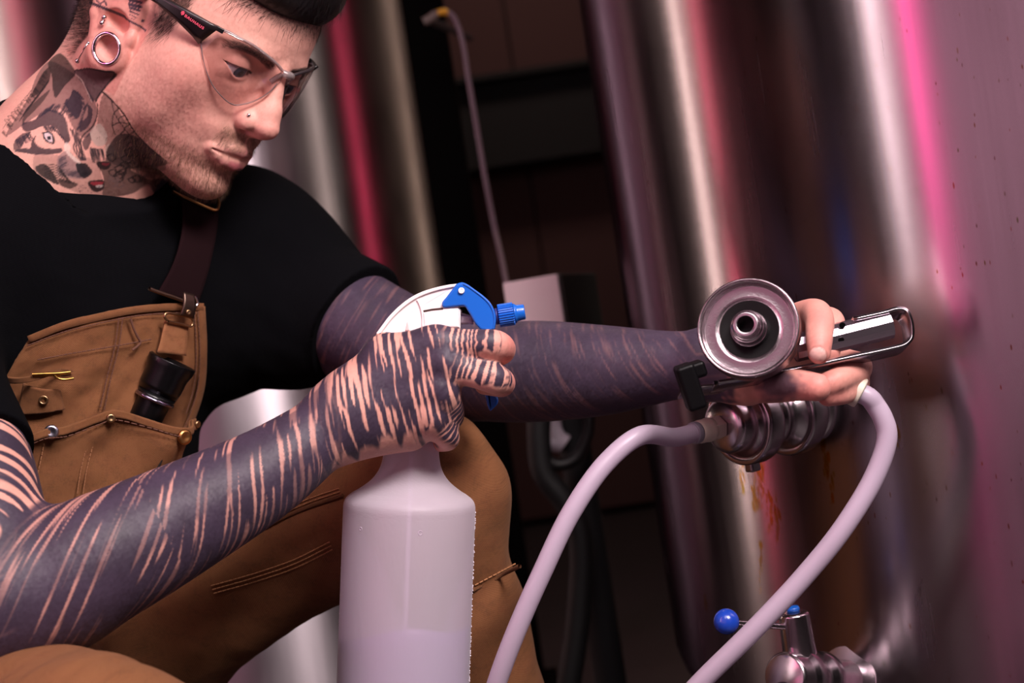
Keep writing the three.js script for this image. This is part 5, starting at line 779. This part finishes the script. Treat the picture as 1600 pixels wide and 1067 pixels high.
// ---------------------------------------------------------------- the keg coupler in the left hand
const COUP = (() => {
  const C = pt(1168, 511, 0.893), ax = cv(-0.318, 0.2, 0.927).normalize(), t = thing('keg_coupler', 'steel keg coupler with a round open face and looped lever handle in his far hand', 'coupler', C);
  const aC = (n, g, m, l) => part(n, into(g, t), m, t, l), mm = (L) => L.map(([r, y]) => [r / 1000, y / 1000]);
  aC('coupler_cup', latheAlong(mm([[24, -7], [31, -7.5], [31.8, -6], [32, -3.2], [33.2, -0.8], [34.6, 0], [35.6, -0.6], [36, -2], [36, -14], [35.4, -16], [32, -17.5], [24, -20], [19, -22], [18, -30], [18, -52], [0.1, -52], [0.1, -20], [20.5, -9], [21, -7.6], [24, -7]]), C, ax, 110), mSteelCast, 'cast steel cup');
  aC('cup_lip', latheAlong(mm([[33.0, -6.4], [33.6, -4.4], [32.6, -3.4], [31.7, -4.6], [32, -6.4]]), C, ax, 110), mSteel);
  aC('seal', latheAlong(mm([[12, -9], [20.8, -7.4], [21.4, -8.2], [21, -11], [18, -12.2], [14.5, -11], [12.5, -11.6], [12, -9]]), C, ax, 80), mRubber, 'black rubber seal');
  aC('probe', latheAlong(mm([[12.8, -14], [13.2, -6], [12.8, -4.6], [11.8, -4.2], [11.6, 0], [11.8, 2.2], [10.6, 3.6], [9.4, 4.2], [9.2, 8.4], [8.8, 9.6], [8.2, 10], [6.2, 10], [5.8, 9.4], [5.7, 4], [5.6, -14]]), C, ax, 64), mSteel, 'hollow steel probe');
  aC('probe_bore', latheAlong(mm([[0.1, -2], [5.75, -2], [5.75, -2.6], [0.1, -2.6]]), C, ax, 32), mBlack);
  // the body goes on behind the cup, between the fingers
  aC('coupler_body', latheAlong(mm([[0.1, -48], [15, -48], [15.5, -54], [15.5, -74], [13, -78], [0.1, -78]]), C, ax, 40), mSteelSatin);
  // the lever: a strap bent into a long loop, with a rolled grip
  const bar = (pts, w, th, wdir, name, m, l) => { const cu = new THREE.CatmullRomCurve3(pts, false, 'centripetal', 0.2), n = 90, g = [[], []]; for (let i = 0; i <= n; i++) { const p = cu.getPoint(i / n); g[0].push(p.clone().addScaledVector(wdir, w / 2)); g[1].push(p.clone().addScaledVector(wdir, -w / 2)); } const s = sheet(g, th); aC(name, s, m, l); };
  const wd = cv(0.02, 0.36, 0.93).normalize(), zz = 0.915;
  bar([[1112, 601], [1180, 590], [1260, 574], [1330, 559], [1390, 546], [1407, 541], [1415, 533], [1416, 518], [1413, 503], [1408, 494], [1399, 492], [1380, 497], [1330, 508]].map(([x, y]) => pt(x, y, zz)), 0.017, 0.0032, wd, 'lever_loop', mSteel, 'bent strap of the lever');
  bar([[1060, 612], [1090, 607], [1125, 603], [1150, 590]].map(([x, y]) => pt(x, y, zz + 0.006)), 0.016, 0.003, wd, 'lever_bracket', mSteelCast);
  { const dir = pt(1392, 507, zz).sub(pt(1300, 530, zz)).normalize(), X = dir.clone().cross(V(0, 0, 1)).normalize().negate(), Z = dir.clone().cross(X).normalize(); const r = 0.0105, oct = [], inn = []; for (let i = 0; i <= 9; i++) { const a = -2.3 + i * 0.5; oct.push([Math.cos(a) * r, Math.sin(a) * r]); inn.unshift([Math.cos(a) * (r - 0.0016), Math.sin(a) * (r - 0.0016)]); }
    const a = pt(1240, 543, zz), b = pt(1391, 508, zz), L = a.distanceTo(b); aC('lever_grip', extrudeAt([...oct, ...inn], L, 0.0004, a.clone().add(b).multiplyScalar(0.5), Z, X, dir, [], 1), std(0xb6a6b4, 0.3, { metalness: 1 }), 'rolled steel grip');
    for (const [x, y] of [[1314, 531], [1316, 508]]) { const p = pt(x, y, zz - 0.0098); aC('grip_hole', new THREE.CylinderGeometry(0.0022, 0.0022, 0.0012, 16).rotateX(Math.PI / 2 + 0.4).translate(p.x, p.y, p.z), mBlack); } }
  // black end block of the lever
  { const a = pt(1068, 574, 0.905), b = pt(1088, 634, 0.907), d = b.clone().sub(a).normalize(), Z = V(0, 0, 1).addScaledVector(d, -d.z).normalize(), X = d.clone().cross(Z); const g = new RoundedBoxGeometry(0.0135, a.distanceTo(b) + 0.004, 0.02, 4, 0.0028); g.applyMatrix4(new THREE.Matrix4().makeBasis(X.clone().negate(), d.clone().negate(), Z).setPosition(a.clone().lerp(b, 0.5))); aC('lever_stop', g, mBlack, 'black plastic block'); const g2 = new RoundedBoxGeometry(0.02, 0.0115, 0.018, 4, 0.0028); const p = pt(1080, 580, 0.907); g2.applyMatrix4(new THREE.Matrix4().makeBasis(X.clone().negate(), d.clone().negate(), Z).setPosition(p)); aC('lever_stop_head', g2, mBlack); }
  // outlet with its push-in collar
  const o0 = pt(1312, 598, 0.931), o1 = pt(1340, 612, 0.928), od = o1.clone().sub(o0).normalize();
  aC('outlet_collar', latheAlong(mm([[0.1, -10], [10.2, -10], [10.6, -8], [10.6, -2], [11.4, -1.4], [11.4, 4], [10.8, 5], [8, 5.4], [0.1, 5.4]]), o1.clone().addScaledVector(od, -0.002), od, 40), mBeige, 'beige push-in collar');
  return { o1, od };
})();
// ---------------------------------------------------------------- hoses
const mHose = std(0xc8b6ca, 0.38, { transmission: 0.3, thickness: 0, specularIntensity: 0.8 });
function hose(label, pts, r) { const t = thing('hose', label, 'hose', pts[0]); part('hose_wall', into(tube(pts, r, 200, 28), t), mHose, t); return t; }
// ---------------------------------------------------------------- the fitting on the tank
{
  const T = TANKS.right, s = onTank(T, 1258, 637), n = s.n.clone().add(V(0, -0.0, 0)).normalize(), P0 = s.p.clone(), f = thing('tank_fitting', 'polished clamped sampling fitting on the right tank with a beige hose connector', 'tank fitting', P0);
  const aF = (nm, L, m, l) => part(nm, into(latheAlong(L.map(([r, y]) => [r / 1000, y / 1000]), P0, n, 72), f), m, f, l);
  aF('weld_flange', [[0.1, -4], [31, -4], [31.5, 0], [30.5, 4], [28, 6], [0.1, 6]], mSteel);
  aF('tank_ferrule', [[0.1, 4], [27, 4], [27, 14], [31, 19], [32, 22], [0.1, 22]], mSteel);
  aF('clear_gasket', [[20, 21], [32.5, 21], [33, 23], [32.5, 25], [20, 25]], std(0xbfb6bc, 0.2, { transmission: 0.6, thickness: 0 }));
  aF('adapter', [[0.1, 24], [29, 24], [31, 26], [30, 30], [23.5, 35], [23, 44], [25.5, 46], [25.5, 51], [23, 53], [22, 62], [26, 67], [29.5, 69], [30, 71], [0.1, 71]], mSteel);
  aF('gasket', [[0.1, 70.6], [29, 70.6], [29.2, 73], [0.1, 73]], mRubber);
  aF('clamp', [[29, 63], [33, 62.5], [34.5, 64], [35, 67], [35, 77], [34.5, 80], [33, 81.5], [29.5, 81], [27, 77], [27, 67], [29, 63]], mSteelSatin, 'clamp ring');
  aF('cap', [[0.1, 72], [28.5, 72], [29, 75], [26, 79], [23.5, 81], [22.8, 84], [22.2, 95], [20.5, 98], [17, 100], [10, 101.5], [0.1, 102]], mSteel, 'cone shaped end cap');
  { // wing bolt and hinge of the clamp
    const dn = V(0, -1, 0).addScaledVector(n, n.y).normalize(), side = n.clone().cross(dn), c0 = P0.clone().addScaledVector(n, 0.072).addScaledVector(dn, 0.0365); const g = new RoundedBoxGeometry(0.011, 0.009, 0.009, 3, 0.002); g.applyMatrix4(new THREE.Matrix4().makeBasis(n, dn, side).setPosition(c0)); part('clamp_lug', into(g, f), mSteelSatin, f);
    const up0 = P0.clone().addScaledVector(n, 0.072).addScaledVector(dn, -0.04); const g2 = new RoundedBoxGeometry(0.02, 0.014, 0.018, 3, 0.002); g2.applyMatrix4(new THREE.Matrix4().makeBasis(n, dn, side).setPosition(up0)); part('clamp_hinge', into(g2, f), mSteelSatin, f);
    const c1 = P0.clone().addScaledVector(n, 0.03).addScaledVector(dn, -0.036); const g3 = new RoundedBoxGeometry(0.02, 0.012, 0.016, 3, 0.002); g3.applyMatrix4(new THREE.Matrix4().makeBasis(n, dn, side).setPosition(c1)); part('clamp_hinge', into(g3, f), mSteelSatin, f);
    part('clamp', into(latheAlong([[30, 12], [34.5, 12], [36, 15], [36, 28], [34.5, 31], [30.5, 31], [28, 27], [28, 16], [30, 12]].map(([r, y]) => [r / 1000, y / 1000]), P0, n, 72), f), mSteelSatin, f);
  }
  const hex = []; for (let i = 0; i < 6; i++) hex.push([Math.cos(i * Math.PI / 3 + 0.3) * 0.0098, Math.sin(i * Math.PI / 3 + 0.3) * 0.0098]);
  const X = n.clone().cross(V(0, 1, 0)).normalize(), Y = n.clone().cross(X); part('connector_nut', into(extrudeAt(hex, 0.012, 0.001, P0.clone().addScaledVector(n, 0.108), X, Y, n), f), mBeige, f, 'beige hexagonal nut');
  aF('connector_collar', [[0.1, 112], [9.4, 112], [9.6, 116], [8.8, 118], [9.2, 120], [9.2, 124], [8.8, 126], [8.2, 127], [0.1, 127]], mBeige); aF('connector_release', [[0.1, 126], [8.4, 126], [8.8, 128], [8.6, 131], [7.7, 131.6], [0.1, 131.6]], std(0x7d7884, 0.5));
  const e = P0.clone().addScaledVector(n, 0.128), e2 = P0.clone().addScaledVector(n, 0.15);
  hose('milky white hose curving down from the beige connector of the tank fitting', [e, e2, ...[[1000, 681, 0.955], [948, 722, 0.945], [893, 800, 0.935], [848, 892, 0.93], [809, 980, 0.93], [776, 1068, 0.935], [745, 1180, 0.95], [720, 1330, 0.98]].map((p) => pt(...p))], 0.0073);
  const { o1, od } = COUP;
  hose('milky white hose looping down from the coupler across the right tank', [o1, o1.clone().addScaledVector(od, 0.009), ...[[1367, 632, 0.927], [1379, 652, 0.926], [1386, 680, 0.925], [1370, 736, 0.925], [1318, 824, 0.925], [1255, 902, 0.93], [1178, 984, 0.935], [1093, 1068, 0.945], [1000, 1170, 0.96], [900, 1290, 0.98]].map((p) => pt(...p))], 0.0073);
}
// ---------------------------------------------------------------- the valve low on the right tank
{
  const T = TANKS.right, d = 1.01, c = pt(1254, 1050, d), up = V(0, 1, 0), v = thing('sampling_valve', 'small steel valve with a blue knob low on the right tank', 'valve', c), aV = (n, g, m, l) => part(n, into(g, v), m, v, l), k = d / FPX;
  const stem = [[0.1, -16], [11, -16], [12, -10], [17, -8], [25, -4], [26, 0], [24, 62], [22, 66], [16, 68], [0.1, 68]].map(([r, y]) => [r * k, (y + 28) * k]);
  aV('valve_stem', latheAlong(stem, c.clone().addScaledVector(up, 0 * k), up, 40), mSteel); aV('stem_cap', latheAlong([[0.1, 96], [10, 96], [10.5, 100], [9, 104], [0.1, 105]].map(([r, y]) => [r * k, y * k]), c, up, 24), mBlue, 'blue cap');
  const l0 = c.clone().addScaledVector(up, 70 * k), ball = pt(1135, 971, d - 0.03);
  aV('lever', latheAlong([[0.0001, 0], [5 * k, 0], [4.4 * k, l0.distanceTo(ball)], [0.0001, l0.distanceTo(ball)]], l0, ball.clone().sub(l0), 20), mSteel);
  aV('ball_knob', new THREE.SphereGeometry(19.5 * k, 36, 24).translate(ball.x, ball.y, ball.z), std(0x1a3fa8, 0.25, { clearcoat: 0.3 }), 'round blue knob');
  const dn = c.clone().addScaledVector(up, -8 * k), tk = onTank(T, 1330, 1060); const bd = tk.p.clone().sub(dn), L = bd.length();
  aV('valve_body', latheAlong([[0.1, -0.03], [0.016, -0.03], [0.019, -0.026], [0.019, -0.012], [0.0225, -0.01], [0.0225, 0.004], [0.017, 0.007], [0.0165, 0.018], [0.021, 0.02], [0.021, 0.03], [0.015, 0.033], [0.015, L + 0.004], [0.1, L + 0.004]].map(([r, y]) => [r === 0.1 ? 0.0001 : r, y]), dn, bd, 48), mSteel);
  aV('valve_flange', latheAlong([[0.0001, L - 0.008], [0.026, L - 0.008], [0.027, L - 0.005], [0.027, L + 0.003], [0.0001, L + 0.003]], dn, bd, 48), mSteel);
  const out = dn.clone(); aV('valve_outlet', latheAlong([[0.0001, 0], [0.017, 0], [0.0185, 0.01], [0.0185, 0.03], [0.022, 0.032], [0.022, 0.04], [0.0001, 0.04]], out, V(-0.45, -0.35, 0.5), 40), mSteel);
}
// ---------------------------------------------------------------- things between the tanks
{
  const d = 1.75, p = (x, y, dd = d) => pt(x, y, dd), c = p(866, 480), w = 92 / FPX * d, h = 0.085, b = thing('control_box', 'pale steel box with a dark end standing behind the far forearm', 'box', p(866, 560)), aB = (n, g, m, l) => part(n, into(g, b), m, b, l);
  const turn = new THREE.Matrix4().makeRotationY(-0.42).setPosition(c);
  aB('box_case', new RoundedBoxGeometry(w, h, 0.14, 4, 0.012).applyMatrix4(turn), mSteelCast); aB('front_panel', new RoundedBoxGeometry(w * 0.97, h * 0.96, 0.006, 2, 0.002).translate(0, 0, 0.07).applyMatrix4(turn), std(0xe0c8ce, 0.5), 'pale front panel'); aB('end_plate', new RoundedBoxGeometry(0.006, h * 0.96, 0.13, 2, 0.002).translate(w / 2, 0, 0).applyMatrix4(turn), std(0x18130f, 0.5));
  aB('box_post', new THREE.CylinderGeometry(0.022, 0.022, c.y - 0.04, 24).translate(c.x, (c.y - 0.04) / 2, c.z), mBeam); aB('post_foot', new THREE.CylinderGeometry(0.07, 0.075, 0.012, 32).translate(c.x, 0.006, c.z), mBeam);
  const v = thing('drain_elbow', 'white plastic pipe elbow hanging under the forearm before black hose coils', 'pipe', p(868, 660, 1.6)), e = (L) => L.map(([x, y]) => p(x, y, 1.73));
  part('elbow_pipe', into(tube(e([[866, 505], [865, 560], [864, 610], [864, 640], [865, 668], [872, 684], [884, 692]]), 0.0115, 40, 20), v), std(0xcdbfca, 0.4), v); part('elbow_collar', into(tube(e([[851, 688], [864, 692], [878, 695]]), 0.0115, 20, 20), v), std(0xb8a9b6, 0.45), v);
  const cl = thing('cable', 'black hose coil looping below the white pipe elbow', 'hose', p(880, 700, 1.66)), P2 = (L) => L.map(([x, y]) => p(x, y, 1.68));
  part('coil', into(tube(P2([[838, 600], [832, 650], [842, 700], [870, 726], [900, 716], [918, 680], [920, 640], [914, 600]]), 0.008, 90, 14), cl), std(0x0c0a0c, 0.5), cl); part('coil', into(tube(P2([[846, 620], [842, 680], [850, 740], [880, 780], [905, 830], [905, 950], [880, 1130], [860, 1300]]), 0.016, 60, 14), cl), std(0x0a090b, 0.6), cl);
  // the pale hose arching up the back, tipped with yellow
  const z = 2.1, t = thing('cable', 'thin pale hose with a yellow tip arching down between the tanks', 'hose', p(690, 22, z)), pts = [[670, 30], [680, 22], [693, 18], [706, 23], [716, 42], [724, 72], [731, 118], [740, 170], [749, 225], [760, 290], [772, 352], [784, 405], [792, 445], [806, 500]].map(([x, y], i) => p(x, y, i > 10 ? lerp(z, 1.8, (i - 10) / 3) : z));
  part('cable_sheath', into(tube(pts, 0.0042, 160, 14), t), std(0x6c5a66, 0.45), t); part('yellow_tip', into(tube([[684, 20.5], [693, 18], [700, 20]].map(([x, y]) => p(x, y, z)), 0.0052, 16, 14), t), std(0xd8a010, 0.5), t, 'yellow sleeve'); part('cable_bracket', into(tube([p(668, 31, z), p(690, 40, z + 0.08), p(735, 60, 2.27)], 0.006, 16, 10), t), mBeam, t); part('cable_end', into(tube([[662, 34], [670, 30], [682, 21]].map(([x, y]) => p(x, y, z)), 0.0068, 16, 14), t), std(0x6a5c58, 0.4), t);
  const st = thing('equipment_post', 'black square post with cables standing between the tanks', 'post', V(p(735, 500, 2.3).x, 0, p(735, 500, 2.3).z)); part('post_tube', new RoundedBoxGeometry(0.075, 2.9, 0.06, 2, 0.006).translate(0, 1.45, 0), std(0x040404, 0.95, { specularIntensity: 0.1 }), st); part('post_plate', new RoundedBoxGeometry(0.12, 0.012, 0.12, 2, 0.002).translate(0, 0.006, 0), std(0x040404, 0.95, { specularIntensity: 0.1 }), st);
}
scene.traverse((o) => { if (o.isMesh) o.castShadow = o.receiveShadow = true; });
renderer.render(scene, camera);
